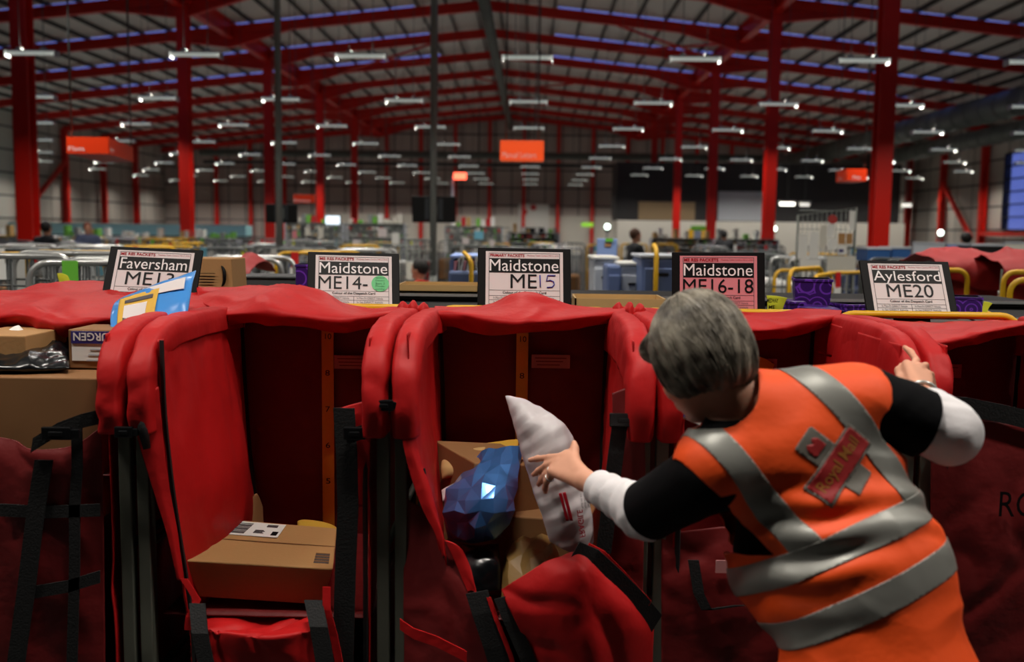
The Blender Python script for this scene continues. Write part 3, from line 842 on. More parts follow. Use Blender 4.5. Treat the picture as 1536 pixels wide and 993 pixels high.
def trolley(i, label, opts):
    x0, x1 = BX[i], BX[i + 1]
    root = thing('mail_trolley', label, 'trolley', ((x0 + x1) / 2, (YFR + YBK) / 2, 0), 'red bag mail trolleys')
    trolley_frame(root, x0, x1)
    a, b = x0 + 0.062, x1 - 0.062
    zt = 1.335
    # back panel, slightly bellied
    rows = []
    for z in (zt, 1.15, 0.95, 0.75, 0.55, 0.2):
        d = 0.012 * math.sin((zt - z) / (zt - 0.2) * math.pi)
        rows.append([Vector((a - 0.035 + (b - a + 0.07) * t, YBK - d * math.sin(t * math.pi), z)) for t in (0, 0.25, 0.5, 0.75, 1)])
    sheet('back_panel', rows, M['fabric_shaded'], root, 44, 50, 0.004, 0.009, 8.0, 11 + i)
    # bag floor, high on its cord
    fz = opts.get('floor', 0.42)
    sheet('bag_floor', [[Vector((a + (b - a) * t, y, fz)) for t in (0, 0.5, 1)] for y in (YFR + 0.02, 3.1, YBK)], M['fabric_shaded'], root, 12, 12, 0.004, 0.008, 6, 5 + i)
    sheet('bag_bottom', [[Vector((a - 0.04 + (b - a + 0.08) * t, y, 0.205)) for t in (0, 0.5, 1)] for y in (YFR - 0.01, 3.1, YBK + 0.05)], M['fabric_shaded'], root, 8, 8, 0.004, 0.0)
    # sides
    for s, key in ((-1, 'left'), (1, 'right')):
        px = opts.get(key)
        if px:
            rows = PP(px); rows.append([Vector((p.x, p.y, 0.2)) for p in rows[-1]])
        else:
            xx = a if s < 0 else b
            bul = opts.get('bulge', 0.03)
            rows = []
            for k, z in enumerate((zt + 0.02, 1.18, 1.0, 0.82, 0.62, 0.2)):
                q = math.sin(min(1, k / 4) * math.pi * 0.6)
                rows.append([Vector((xx - s * (bul * q * math.sin(t * math.pi * 0.9) + 0.0), YFR - 0.02 + (YBK - YFR + 0.01) * t, z)) for t in (0, 0.3, 0.6, 1)])
        sp = sheet('side_panel', rows, M['fabric'], root, 44, 80, 0.004, 0.012, 7, 21 + i * 2 + s, (1, 1, 0.45))
        if opts.get('zip', True):
            n_ = len(rows); G = cr(rows, 12, 24)
            col = [Vector(G[j, 0]) + Vector((-s * 0.010, -0.006, 0)) for j in range(0 if (i == 1 and s < 0) else 7, 24)]
            line_strip(root, 'zip', col, 0.014, M['web'], (1, -0.7, 0))
            col = [Vector(G[j, 11]) + Vector((-s * 0.012, -0.020, 0)) for j in range(20)]
            line_strip(root, 'zip', col, 0.012, M['web'], (1, 0, 0))
        cuff(root, x0 if s < 0 else x1, -s, 31 + i * 2 + s, **opts.get('cuff_' + key, {}))
    # yellow measuring strip on the back panel with numbers, and a sewn label
    if 'tape' in opts:
        tx = P(opts['tape'], 560, YBK - 0.02).x
        st = line_strip(root, 'measuring_strip', [(tx, YBK - 0.024, z) for z in (1.32, 1.1, 0.9, 0.7, 0.5)], 0.042, M['yellow_tape'])
        for k, z in enumerate((1.26, 1.13, 1.0, 0.87, 0.74)):
            me = text_me(str((10, 8, 7, 6, 5)[k]), 0.016 if k else 0.022, 0.02); m_ = MB(); m_.mesh(me, Matrix.Translation((tx - 0.008, YBK - 0.0285, z))); m_.build('numeral', M['ink'], st, fix=False)
    if 'lab' in opts:
        c = P(opts['lab'][0], opts['lab'][1], YBK - 0.02)
        m_ = MB(); m_.box((c.x, YBK - 0.024, c.z), (0.135, 0.003, 0.048)); lb = m_.build('sewn_label', M['label_grey'], root)
        for k in range(3):
            m_ = MB(); m_.box((c.x - 0.004 * k, YBK - 0.0262, c.z + 0.012 - 0.012 * k), (0.11 - 0.015 * k, 0.001, 0.003)); m_.build('print_line', M['fabric_shaded'], lb)
    return root

trol = []
T2_left = [[(238, 510, 2.67), (282, 500, 2.95), (330, 489, 3.25), (360, 482, 3.49)],
           [(243, 620, 2.68), (300, 612, 2.95), (350, 600, 3.24), (366, 590, 3.49)],
           [(254, 725, 2.69), (322, 725, 2.93), (366, 712, 3.2), (374, 690, 3.49)],
           [(265, 800, 2.70), (322, 800, 2.9), (366, 778, 3.15), (382, 750, 3.49)],
           [(276, 870, 2.70), (312, 865, 2.85), (350, 835, 3.1), (385, 805, 3.49)],
           [(286, 960, 2.70), (320, 950, 2.85), (352, 900, 3.1), (385, 870, 3.49)]]
T3_left = [[(612, 500, 2.655), (628, 494, 2.9), (642, 488, 3.2), (656, 480, 3.49)],
           [(618, 600, 2.66), (634, 590, 2.9), (648, 580, 3.2), (660, 570, 3.49)],
           [(632, 720, 2.66), (648, 705, 2.9), (658, 690, 3.2), (662, 660, 3.49)],
           [(655, 800, 2.66), (662, 780, 2.9), (664, 750, 3.2), (664, 720, 3.49)],
           [(668, 870, 2.66), (668, 850, 2.9), (666, 820, 3.2), (665, 790, 3.49)],
           [(674, 960, 2.66), (670, 930, 2.9), (667, 890, 3.2), (665, 860, 3.49)]]
trol.append(trolley(0, 'red bag mail trolley piled with brown boxes below the ME13 sign', {'floor': 0.95, 'zip': False}))
trol.append(trolley(1, 'red bag mail trolley below the ME14 sign, holding one flat brown box', {'left': T2_left, 'tape': 492, 'lab': (530, 543), 'floor': 0.55}))
trol.append(trolley(2, 'red bag mail trolley below the ME15 sign, full of mailers the woman is handling', {'left': T3_left, 'tape': 783, 'lab': (826, 542), 'floor': 0.55}))
trol.append(trolley(3, 'red bag mail trolley below the ME16-18 sign, mostly behind the woman', {'cuff_right': {'drop': 1.24, 'w': 0.03}, 'lab': (1136, 548)}))
trol.append(trolley(4, 'red bag mail trolley below the ME20 sign, gripped at its corner', {'cuff_left': {'drop': 1.2, 'w': 0.034}, 'lab': (1412, 556)}))

# ---- lids thrown back over the top hoop
def lid(i, rows, seed, wr=0.012, nu=90, nv=70, ws=8.0, **k):
    return sheet('lid', PP(rows), M['fabric'], trol[i], nu, nv, 0.005, wr, ws, seed, **k)
lid(0, [[(-60, 500, 3.2), (30, 492, 3.15), (80, 508, 3.1), (130, 498, 3.1), (180, 488, 3.2), (235, 482, 3.3), (300, 482, 3.4)],
        [(-60, 478, 3.15), (30, 468, 3.1), (80, 480, 3.05), (130, 478, 3.05), (180, 474, 3.15), (240, 470, 3.25), (310, 474, 3.35)],
        [(-60, 446, 3.45), (20, 446, 3.45), (80, 444, 3.42), (140, 446, 3.42), (200, 450, 3.45), (260, 448, 3.45), (318, 458, 3.45)],
        [(-60, 440, 3.55), (20, 440, 3.55), (60, 438, 3.55), (140, 440, 3.55), (200, 446, 3.55), (260, 440, 3.56), (318, 446, 3.56)],
        [(-60, 437, 3.85), (20, 438, 3.85), (60, 428, 3.85), (105, 423, 3.85), (160, 424, 3.85), (260, 440, 3.8), (318, 446, 3.8)],
        [(-60, 470, 3.9), (20, 470, 3.9), (60, 470, 3.9), (105, 470, 3.9), (160, 470, 3.9), (260, 480, 3.85), (318, 480, 3.85)]], 3, 0.016)
lid(1, [[(322, 492, 3.34), (380, 484, 3.3), (440, 488, 3.26), (500, 498, 3.24), (540, 494, 3.26), (580, 484, 3.3), (622, 470, 3.4)],
        [(318, 474, 3.30), (380, 468, 3.26), (440, 472, 3.22), (500, 478, 3.20), (540, 476, 3.22), (580, 470, 3.28), (624, 464, 3.4)],
        [(320, 466, 3.36), (372, 448, 3.36), (430, 444, 3.34), (480, 450, 3.34), (535, 470, 3.34), (580, 466, 3.38), (624, 462, 3.44)],
        [(300, 452, 3.46), (370, 436, 3.46), (436, 430, 3.46), (480, 436, 3.46), (520, 458, 3.46), (560, 464, 3.5), (624, 462, 3.5)],
        [(296, 440, 3.60), (360, 436, 3.60), (430, 432, 3.60), (478, 438, 3.60), (506, 458, 3.60), (556, 466, 3.60), (620, 464, 3.60)],
        [(296, 440, 3.75), (360, 438, 3.72), (430, 440, 3.70), (478, 444, 3.68), (506, 466, 3.66), (556, 470, 3.64), (620, 470, 3.64)],
        [(300, 520, 3.78), (360, 520, 3.75), (430, 520, 3.72), (478, 520, 3.7), (506, 520, 3.68), (556, 520, 3.66), (620, 520, 3.66)]], 5, 0.013)
lid(2, [[(648, 484, 3.34), (690, 490, 3.30), (730, 502, 3.26), (780, 500, 3.26), (830, 496, 3.28), (880, 488, 3.32), (938, 478, 3.38)],
        [(650, 470, 3.30), (690, 470, 3.26), (730, 476, 3.22), (780, 482, 3.20), (830, 480, 3.22), (880, 474, 3.28), (938, 468, 3.36)],
        [(652, 464, 3.40), (690, 464, 3.38), (736, 460, 3.36), (780, 452, 3.33), (825, 462, 3.34), (880, 466, 3.38), (938, 464, 3.42)],
        [(652, 462, 3.48), (690, 463, 3.48), (738, 458, 3.46), (770, 441, 3.44), (805, 440, 3.44), (850, 460, 3.46), (938, 463, 3.48)],
        [(652, 462, 3.60), (690, 463, 3.60), (735, 462, 3.56), (768, 452, 3.52), (806, 450, 3.52), (850, 461, 3.56), (938, 463, 3.60)],
        [(655, 470, 3.62), (690, 470, 3.62), (735, 472, 3.60), (768, 470, 3.58), (806, 470, 3.58), (850, 472, 3.60), (930, 470, 3.62)],
        [(655, 520, 3.62), (690, 520, 3.62), (735, 520, 3.62), (768, 520, 3.60), (806, 520, 3.60), (850, 520, 3.62), (930, 520, 3.62)]], 8, 0.014)
lid(3, [[(962, 500, 3.30), (1030, 505, 3.28), (1100, 512, 3.26), (1160, 508, 3.26), (1210, 496, 3.3), (1256, 484, 3.36)],
        [(962, 478, 3.28), (1030, 484, 3.24), (1100, 492, 3.20), (1160, 492, 3.20), (1210, 482, 3.26), (1260, 474, 3.34)],
        [(962, 468, 3.44), (1030, 472, 3.42), (1100, 474, 3.40), (1160, 474, 3.40), (1210, 470, 3.42), (1262, 468, 3.44)],
        [(962, 466, 3.60), (1030, 470, 3.60), (1100, 472, 3.60), (1160, 472, 3.60), (1210, 466, 3.60), (1262, 472, 3.60)],
        [(965, 520, 3.62), (1030, 520, 3.62), (1100, 520, 3.62), (1160, 520, 3.62), (1210, 520, 3.62), (1256, 520, 3.62)]], 12, 0.010)
lid(4, [[(1268, 486, 3.42), (1310, 500, 3.30), (1350, 512, 3.18), (1392, 526, 3.05), (1440, 520, 3.08), (1490, 508, 3.14), (1580, 494, 3.2)],
        [(1262, 476, 3.40), (1310, 488, 3.26), (1355, 500, 3.14), (1395, 512, 3.0), (1440, 506, 3.03), (1490, 494, 3.1), (1580, 478, 3.16)],
        [(1256, 474, 3.46), (1310, 480, 3.40), (1365, 488, 3.34), (1410, 492, 3.30), (1450, 490, 3.3), (1500, 486, 3.32), (1580, 480, 3.36)],
        [(1256, 474, 3.52), (1310, 480, 3.50), (1365, 484, 3.48), (1410, 486, 3.47), (1450, 486, 3.47), (1500, 485, 3.48), (1580, 484, 3.5)],
        [(1256, 474, 3.56), (1310, 483, 3.54), (1365, 487, 3.54), (1410, 489, 3.54), (1450, 487, 3.55), (1500, 484, 3.60), (1580, 484, 3.60)],
        [(1260, 530, 3.56), (1310, 530, 3.55), (1365, 530, 3.55), (1410, 530, 3.55), (1450, 530, 3.56), (1500, 530, 3.62), (1580, 530, 3.62)]], 15, 0.010)

# tied corner knots where the lids meet
for i, (px, py, sd) in enumerate(((618, 467, 2), (942, 470, 4))):
    c = P(px, py, 3.42)
    rows = []
    for k in range(7):
        t = k / 6; rr = (0.012, 0.03, 0.018, 0.034, 0.016, 0.03, 0.01)[k]
        rows.append([c + Vector((-0.05 + 0.11 * t, rr * math.cos(a_) * 0.9, rr * math.sin(a_) + 0.004)) for a_ in [2 * math.pi * q / 8 for q in range(9)]])
    sheet('corner_knot', rows, M['fabric'], trol[1 + i], 24, 24, 0.003, 0.010, 22, sd)

# ---- front flaps, straps and buckles
def wl(pts): return [P(*p) for p in pts]
# trolley 2: folded-down front with webbing each side
sheet('front_panel', PP([[(322, 922, 2.80), (360, 916, 2.82), (400, 926, 2.82), (430, 918, 2.82), (470, 912, 2.80)],
                         [(300, 938, 2.66), (350, 944, 2.64), (400, 952, 2.63), (440, 946, 2.64), (482, 934, 2.66)],
                         [(304, 965, 2.64), (350, 972, 2.62), (400, 978, 2.62), (440, 972, 2.62), (484, 962, 2.64)],
                         [(310, 1100, 2.66), (350, 1105, 2.66), (400, 1110, 2.66), (440, 1105, 2.66), (484, 1100, 2.66)]]), M['fabric'], trol[1], 60, 60, 0.005, 0.016, 10, 41)
line_strip(trol[1], 'webbing_strap', wl([(296, 905, 2.66), (300, 950, 2.62), (312, 1010, 2.61), (322, 1080, 2.61)]), 0.045, M['web'])
line_strip(trol[1], 'webbing_strap', wl([(470, 900, 2.66), (478, 940, 2.62), (490, 1010, 2.61), (496, 1080, 2.61)]), 0.05, M['web'])
line_strip(trol[1], 'edge_piping', wl([(276, 868, 2.68), (296, 900, 2.67), (284, 925, 2.66), (282, 945, 2.66)]), 0.02, M['fabric'])
line_strip(trol[1], 'edge_piping', wl([(490, 880, 2.66), (490, 915, 2.65), (500, 950, 2.65), (512, 1010, 2.65)]), 0.022, M['fabric'])
# wide hanging strap beside the right post, with a red tab and a buckle
sheet('hanging_tab', PP([[(505, 614, 2.69), (530, 606, 2.68), (556, 600, 2.67)], [(506, 640, 2.685), (530, 640, 2.67), (556, 640, 2.66)], [(512, 700, 2.685), (535, 700, 2.675), (554, 700, 2.67)], [(520, 760, 2.69), (538, 760, 2.68), (550, 760, 2.68)]]), M['fabric'], trol[1], 16, 24, 0.004, 0.006, 9, 44)
sp = line_strip(trol[1], 'webbing_strap', wl([(516, 612, 2.665), (520, 680, 2.66), (522, 760, 2.66), (518, 860, 2.66), (514, 1010, 2.66)]), 0.058, M['web'])
buckle(sp, P(532, 650, 2.64), 0.06, 0.034)
sp = line_strip(trol[1], 'side_strap', wl([(520, 655, 2.65), (545, 648, 2.645), (562, 642, 2.65)]), 0.04, M['web'], (0, 0, 1))
# side flap of trolley 2, left of the zip, and black buckle at the corner
sheet('side_flap', PP([[(200, 595, 2.63), (215, 590, 2.64), (238, 580, 2.66)], [(205, 650, 2.64), (225, 650, 2.65), (244, 650, 2.67)], [(228, 730, 2.66), (240, 730, 2.665), (254, 730, 2.68)], [(250, 800, 2.67), (258, 800, 2.675), (266, 800, 2.69)], [(266, 870, 2.68), (270, 870, 2.68), (276, 870, 2.69)]]), M['fabric'], trol[1], 16, 40, 0.004, 0.006, 8, 46)
# black backing and clips under the corner flaps
def corner_hardware(i, px, py):
    mb_ = MB(); c = P(px, py, 2.63)
    mb_.tube([c + Vector((0, 0, 0.05)), c, c + Vector((0.01, 0, -0.06))], [0.008, 0.015, 0.010], 10)
    mb_.build('corner_pad', M['web'], trol[i])
    buckle(trol[i], P(px - 28, py + 8, 2.62), 0.05, 0.03)
corner_hardware(1, 214, 640)
sp = line_strip(trol[0], 'webbing_strap', wl([(150, 625, 2.64), (120, 632, 2.63), (85, 645, 2.63), (48, 668, 2.63)]), 0.042, M['web'], (0.2, 0, 1))
buckle(sp, P(85, 650, 2.62), 0.08, 0.035)
sp = line_strip(trol[0], 'webbing_strap', wl([(115, 640, 2.645), (116, 700, 2.645), (112, 760, 2.645), (112, 850, 2.645), (108, 1000, 2.645)]), 0.03, M['web'])
line_strip(trol[0], 'webbing_strap', wl([(66, 690, 2.64), (52, 780, 2.64), (40, 880, 2.64), (22, 1010, 2.64)]), 0.05, M['web'])
line_strip(trol[0], 'webbing_strap', wl([(40, 890, 2.645), (100, 880, 2.645), (150, 865, 2.645)]), 0.035, M['web'], (0, 0, 1))
line_strip(trol[0], 'webbing_strap', wl([(0, 765, 2.645), (70, 768, 2.645), (150, 765, 2.645)]), 0.035, M['web'], (0, 0, 1))
# front of trolley 1 hangs down
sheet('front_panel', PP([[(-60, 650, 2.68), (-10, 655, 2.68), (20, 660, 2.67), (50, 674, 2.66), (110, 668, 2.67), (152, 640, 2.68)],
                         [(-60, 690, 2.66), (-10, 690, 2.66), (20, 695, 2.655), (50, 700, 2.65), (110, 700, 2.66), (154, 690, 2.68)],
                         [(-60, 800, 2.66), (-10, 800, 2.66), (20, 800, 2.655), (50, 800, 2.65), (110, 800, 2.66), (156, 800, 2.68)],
                         [(-60, 1050, 2.68), (-10, 1050, 2.68), (20, 1050, 2.675), (50, 1050, 2.67), (110, 1050, 2.67), (158, 1050, 2.68)]]), M['fabric_shaded'], trol[0], 50, 50, 0.005, 0.014, 7, 47)
# trolley 3: side flap sweeping down, front panel dragged open
sheet('side_flap', PP([[(594, 588, 2.62), (602, 582, 2.63), (612, 575, 2.65)], [(600, 640, 2.625), (612, 650, 2.63), (622, 650, 2.655)], [(612, 700, 2.625), (628, 705, 2.63), (640, 715, 2.65)],
                       [(632, 760, 2.63), (645, 760, 2.635), (656, 775, 2.65)], [(652, 800, 2.635), (662, 800, 2.64), (668, 820, 2.65)], [(664, 835, 2.64), (667, 835, 2.64), (670, 850, 2.65)]]), M['fabric'], trol[2], 16, 50, 0.004, 0.008, 8, 51)
corner_hardware(2, 604, 600)
sheet('front_panel', PP([[(752, 884, 2.60), (790, 862, 2.58), (830, 838, 2.56), (868, 828, 2.55), (900, 850, 2.56), (940, 890, 2.58), (978, 925, 2.62)],
                         [(762, 905, 2.58), (800, 890, 2.55), (835, 870, 2.52), (872, 858, 2.51), (905, 875, 2.53), (942, 905, 2.56), (978, 945, 2.61)],
                         [(776, 935, 2.57), (815, 930, 2.54), (845, 915, 2.51), (878, 905, 2.50), (910, 915, 2.52), (945, 935, 2.55), (978, 965, 2.61)],
                         [(800, 1000, 2.58), (830, 1000, 2.56), (860, 1000, 2.53), (890, 1000, 2.52), (915, 1000, 2.54), (948, 1000, 2.57), (978, 1000, 2.62)],
                         [(830, 1090, 2.60), (850, 1090, 2.58), (870, 1090, 2.56), (895, 1090, 2.55), (920, 1090, 2.56), (948, 1090, 2.58), (978, 1090, 2.62)]]), M['fabric'], trol[2], 70, 70, 0.005, 0.022, 8, 53)
line_strip(trol[2], 'webbing_strap', wl([(862, 826, 2.545), (890, 838, 2.54), (925, 870, 2.55), (960, 905, 2.57), (985, 935, 2.60)]), 0.055, M['web'], (0.55, 0, 1))
line_strip(trol[2], 'edge_piping', wl([(882, 818, 2.555), (905, 830, 2.55), (935, 860, 2.56), (975, 905, 2.58)]), 0.014, M['fabric'], (0.55, 0, 1))
# lower left front corner, black webbing and a red fold
sheet('front_corner', PP([[(606, 745, 2.70), (640, 770, 2.68), (668, 812, 2.66), (690, 850, 2.64), (712, 888, 2.62)],
                          [(606, 830, 2.69), (640, 840, 2.67), (668, 860, 2.65), (690, 885, 2.63), (718, 920, 2.61)],
                          [(606, 930, 2.68), (640, 935, 2.66), (668, 945, 2.64), (700, 960, 2.62), (735, 985, 2.60)],
                          [(606, 1060, 2.68), (640, 1060, 2.66), (668, 1060, 2.64), (715, 1060, 2.62), (760, 1060, 2.60)]]), M['fabric_shaded'], trol[2], 40, 40, 0.005, 0.016, 7, 55)
sheet('turned_edge', PP([[(668, 810, 2.645), (682, 815, 2.64), (694, 825, 2.64)], [(680, 835, 2.64), (694, 838, 2.635), (704, 848, 2.635)], [(692, 865, 2.63), (702, 866, 2.625), (712, 876, 2.62)], [(702, 888, 2.62), (708, 886, 2.62), (714, 890, 2.615)]]), M['fabric'], trol[2], 16, 30, 0.005, 0.007, 10, 57)
line_strip(trol[2], 'webbing_strap', wl([(715, 888, 2.60), (725, 920, 2.59), (742, 970, 2.585), (765, 1050, 2.585)]), 0.06, M['web'], (1, 0, 0.2))
line_strip(trol[2], 'edge_piping', wl([(733, 896, 2.595), (745, 930, 2.585), (765, 980, 2.58), (785, 1050, 2.58)]), 0.012, M['fabric'], (1, 0, 0.2))
line_strip(trol[2], 'webbing_strap', wl([(752, 896, 2.585), (766, 930, 2.575), (790, 985, 2.57), (815, 1050, 2.57)]), 0.04, M['web'], (1, 0, 0.3))
line_strip(trol[2], 'drawcord', wl([(600, 936, 2.60), (620, 950, 2.595), (655, 962, 2.59), (700, 985, 2.585)]), 0.03, M['fabric'], (0, 0, 1))
# right side of trolley 3 in shade: tab, strap and buckle
sheet('hanging_tab', PP([[(918, 590, 2.68), (940, 582, 2.67), (962, 578, 2.66)], [(918, 640, 2.67), (942, 640, 2.66), (966, 640, 2.65)], [(912, 720, 2.67), (942, 720, 2.66), (968, 720, 2.65)], [(905, 800, 2.67), (940, 800, 2.66), (966, 800, 2.65)], [(900, 900, 2.67), (940, 900, 2.66), (964, 900, 2.65)]]), M['fabric_shaded'], trol[2], 20, 40, 0.004, 0.010, 8, 58)
sp = line_strip(trol[2], 'webbing_strap', wl([(930, 635, 2.645), (924, 680, 2.64), (914, 760, 2.64), (905, 830, 2.64)]), 0.042, M['web'])
buckle(sp, P(938, 630, 2.635), 0.085, 0.036)
# trolley 4 and 5 fronts
sheet('front_panel', PP([[(992, 800, 2.69), (1100, 790, 2.68), (1250, 790, 2.68), (1384, 790, 2.69)], [(992, 900, 2.67), (1100, 900, 2.66), (1250, 900, 2.66), (1384, 900, 2.67)], [(992, 1080, 2.68), (1100, 1080, 2.68), (1250, 1080, 2.68), (1384, 1080, 2.68)]]), M['fabric_shaded'], trol[3], 50, 40, 0.005, 0.014, 6, 60)
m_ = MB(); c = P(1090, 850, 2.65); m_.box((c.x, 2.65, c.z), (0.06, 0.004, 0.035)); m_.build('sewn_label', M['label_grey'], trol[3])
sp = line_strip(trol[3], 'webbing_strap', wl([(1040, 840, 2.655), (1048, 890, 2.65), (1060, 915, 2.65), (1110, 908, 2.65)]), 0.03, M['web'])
fp5 = sheet('front_panel', PP([[(1396, 625, 2.69), (1450, 628, 2.68), (1500, 634, 2.68), (1570, 640, 2.69)], [(1396, 760, 2.67), (1450, 760, 2.66), (1500, 760, 2.66), (1570, 760, 2.67)], [(1396, 900, 2.67), (1450, 900, 2.66), (1500, 900, 2.66), (1570, 900, 2.67)], [(1396, 1080, 2.68), (1450, 1080, 2.68), (1500, 1080, 2.68), (1570, 1080, 2.68)]]), M['fabric_shaded'], trol[4], 40, 50, 0.005, 0.012, 6, 62)
line_strip(trol[4], 'webbing_strap', wl([(1396, 606, 2.675), (1450, 610, 2.665), (1510, 622, 2.665), (1580, 640, 2.67)]), 0.05, M['web'], (0, 0, 1))
p0 = P(1498, 775, 2.645); me = text_me('ROYAL MAIL', 0.44, 0.07)
m_ = MB(); m_.mesh(me, Matrix.Translation(p0)); m_.build('lettering', M['ink'], trol[4], fix=False)
# clear plastic pouch with a card on the post between the third and fourth trolleys
c = P(1030, 612, 2.62)
cp = thing('card_pouch', 'clear plastic pouch with blue and white card hanging under the woman\'s chin', 'pouch', c)
m_ = MB(); m_.box(c, (0.10, 0.003, 0.06), Matrix.Rotation(0.35, 3, 'Y')); m_.build('card', M['paper_clean'], cp)
m_ = MB(); m_.box(c + Vector((0.012, -0.003, 0)), (0.025, 0.002, 0.055), Matrix.Rotation(0.35, 3, 'Y')); m_.build('blue_stripe', mat('blue_stripe', lin(40, 80, 190), 0.4), cp)
m_ = MB(); m_.tube([c + Vector((-0.04, 0, 0.02)), c + Vector((-0.045, 0.02, -0.03)), c + Vector((-0.06, 0.05, -0.05)), c + Vector((-0.07, 0.08, -0.03))], 0.002, 6); m_.build('string', M['paper_clean'], cp)

# ================================================================ destination signs on the top hoops
def fit_rect(bl, br, tl, y0, aspect):
    """true rectangle (corner, right and up vectors) whose corners are seen at the given pixels"""
    B = P(bl[0], bl[1], y0); best = None
    for rng, step in ((0.24, 0.02), (0.02, 0.002)):
        c0 = (y0, y0) if best is None else (best[1], best[2])
        n_ = int(round(rng / step))
        for i in range(-n_, n_ + 1):
            for j in range(-n_, n_ + 1):
                d1, d2 = c0[0] + i * step, c0[1] + j * step
                r = P(br[0], br[1], d1) - B; u = P(tl[0], tl[1], d2) - B
                e = (r.normalized().dot(u.normalized())) ** 2 * 6 + (r.length / u.length / aspect - 1) ** 2 + 0.02 * (d1 - y0) ** 2
                if u.y < 0.01: e += 0.2
                if best is None or e < best[0]: best = (e, d1, d2, r, u)
    return B, best[3], best[4]

def dest_sign(label, bl, br, tl, header, town, code, paper, extra=None):
    B, r, u = fit_rect(bl, br, tl, 3.60, 1.44)
    W, H = r.length, u.length
    F = frame4(B, r, u)           # local: x right, z up, y into the board
    # keep the up direction square to the right one
    root = thing('destination_sign', label, 'sign', B + r * 0.5, 'destination signs above the trolleys')
    m_ = MB()
    m_.prism([(0, 0), (W, 0), (W, H), (0, H)], 0.012, F)
    m_.build('frame', M['black_frame'], root, bevel=0.003)
    # foot that clips behind the hoop
    m_ = MB(); m_.prism([(W * 0.3, -0.03), (W * 0.7, -0.03), (W * 0.7, 0.05), (W * 0.3, 0.05)], 0.006, F @ Matrix.Translation((0, 0.014, 0))); m_.build('clip', M['dark'], root)
    bx0, bx1, bz0, bz1 = W * 0.085, W * 0.915, H * 0.05, H * 0.94
    pw, ph = bx1 - bx0, bz1 - bz0
    L = lambda d: F @ Matrix.Translation((bx0, -d, bz0))
    m_ = MB(); m_.prism([(0, 0), (pw, 0), (pw, ph), (0, ph)], 0.001, L(0.001)); ps = m_.build('card', M[paper], root)
    def rect(name, x0, x1, z0, z1, m, d=0.0018, parent=ps):
        q = MB(); q.prism([(x0 * pw, z0 * ph), (x1 * pw, z0 * ph), (x1 * pw, z1 * ph), (x0 * pw, z1 * ph)], 0.0005, L(d)); return q.build(name, m, parent)
    def text(name, t, x0, x1, z0, z1, m, d=0.0026, bold=0.0):
        me = text_me(t, (x1 - x0) * pw, (z1 - z0) * ph, bold=bold); q = MB(); q.mesh(me, L(d) @ Matrix.Translation((x0 * pw, 0, z0 * ph))); return q.build(name, m, ps, fix=False)
    # thin printed border
    t = 0.006
    for (x0, x1, z0, z1) in ((0.04, 0.96, 0.055, 0.062), (0.04, 0.96, 0.965, 0.972), (0.04, 0.046, 0.055, 0.972), (0.954, 0.96, 0.055, 0.972)):
        rect('ruled_line', x0, x1, z0, z1, M['ink_grey'])
    rect('town_band', 0.045, 0.955, 0.615, 0.875, M['ink'])
    text('town_name', town[0], town[1], town[2], 0.645 - town[3], 0.855, M['ink_white'])
    text('header_text', header, 0.055, 0.50, 0.90, 0.955, M['ink_red'], bold=0.02)
    text('subheader_text', 'Medway Town Centre ME12 2XX', 0.535, 0.945, 0.908, 0.945, M['ink_red'])
    text('postcode', code[0], code[1], code[2], 0.34, 0.59, M['ink'])
    for z in (0.30, 0.20, 0.125): rect('ruled_line', 0.045, 0.955, z, z + 0.006, M['ink_grey'])
    rect('ruled_line', 0.497, 0.503, 0.06, 0.20, M['ink_grey'])
    text('card_note', 'Colour of the Despatch Card', 0.22, 0.78, 0.225, 0.285, M['ink'], bold=0.015)
    for x, s in ((0.10, 'In Mon-Fri DIRECT Vehicle'), (0.54, 'In Mon-Fri DIRECT Vehicle')):
        text('small_print', s, x, x + 0.34, 0.145, 0.185, M['ink_grey']); text('small_print', s.replace('Mon-Fri', 'Sat'), x, x + 0.34, 0.072, 0.11, M['ink_grey'])
    if extra: extra(rect, text, F, pw, ph, L, ps)
    return root

def sticker(rect, text, F, pw, ph, L, ps):
    q = MB(); cx, cz, r_ = 0.845 * pw, 0.455 * ph, 0.115 * pw
    poly = [(cx + r_ * math.cos(2 * math.pi * k / 28), cz + r_ * math.sin(2 * math.pi * k / 28)) for k in range(28)]
    q.prism(poly, 0.0006, L(0.0034)); st = q.build('green_sticker', M['green_sticker'], ps)
    for k in range(5):
        me = text_me(('Special', 'Delivery', 'Sort 2', 'Monday', 'only')[k], pw * 0.12, ph * 0.04); q = MB(); q.mesh(me, L(0.0044) @ Matrix.Translation((cx - pw * 0.06, 0, cz + ph * (0.09 - 0.055 * k)))); q.build('scribble', mat('sticker_ink', lin(40, 110, 60), 0.6), ps, fix=False)
def pen15(rect, text, F, pw, ph, L, ps):
    q = MB(); Lm = L(0.003)
    one = [(0.70, 0.58), (0.705, 0.36)]
    five = [(0.90, 0.575), (0.80, 0.575), (0.785, 0.475), (0.83, 0.49), (0.875, 0.465), (0.885, 0.41), (0.855, 0.365), (0.79, 0.36)]
    for st in (one, five):
        q = MB(); q.tube([Lm @ Vector((x * pw, 0, z * ph)) for x, z in st], 0.0022, 6); q.build('pen_stroke', M['ink_blue'], ps)
dest_sign('black framed sign reading Faversham ME13, leaning, partly covered by a blue mailer', (149, 457), (291, 463), (166, 369), 'ME RES PACKETS', ('Faversham', 0.07, 0.93, 0.0), ('ME13', 0.17, 0.79), 'paper')
dest_sign('black framed sign reading Maidstone ME14 with a round green sticker', (460, 464), (600, 466), (462, 377), 'ME RES PACKETS', ('Maidstone', 0.05, 0.94, 0.0), ('ME14-', 0.04, 0.68), 'paper', sticker)
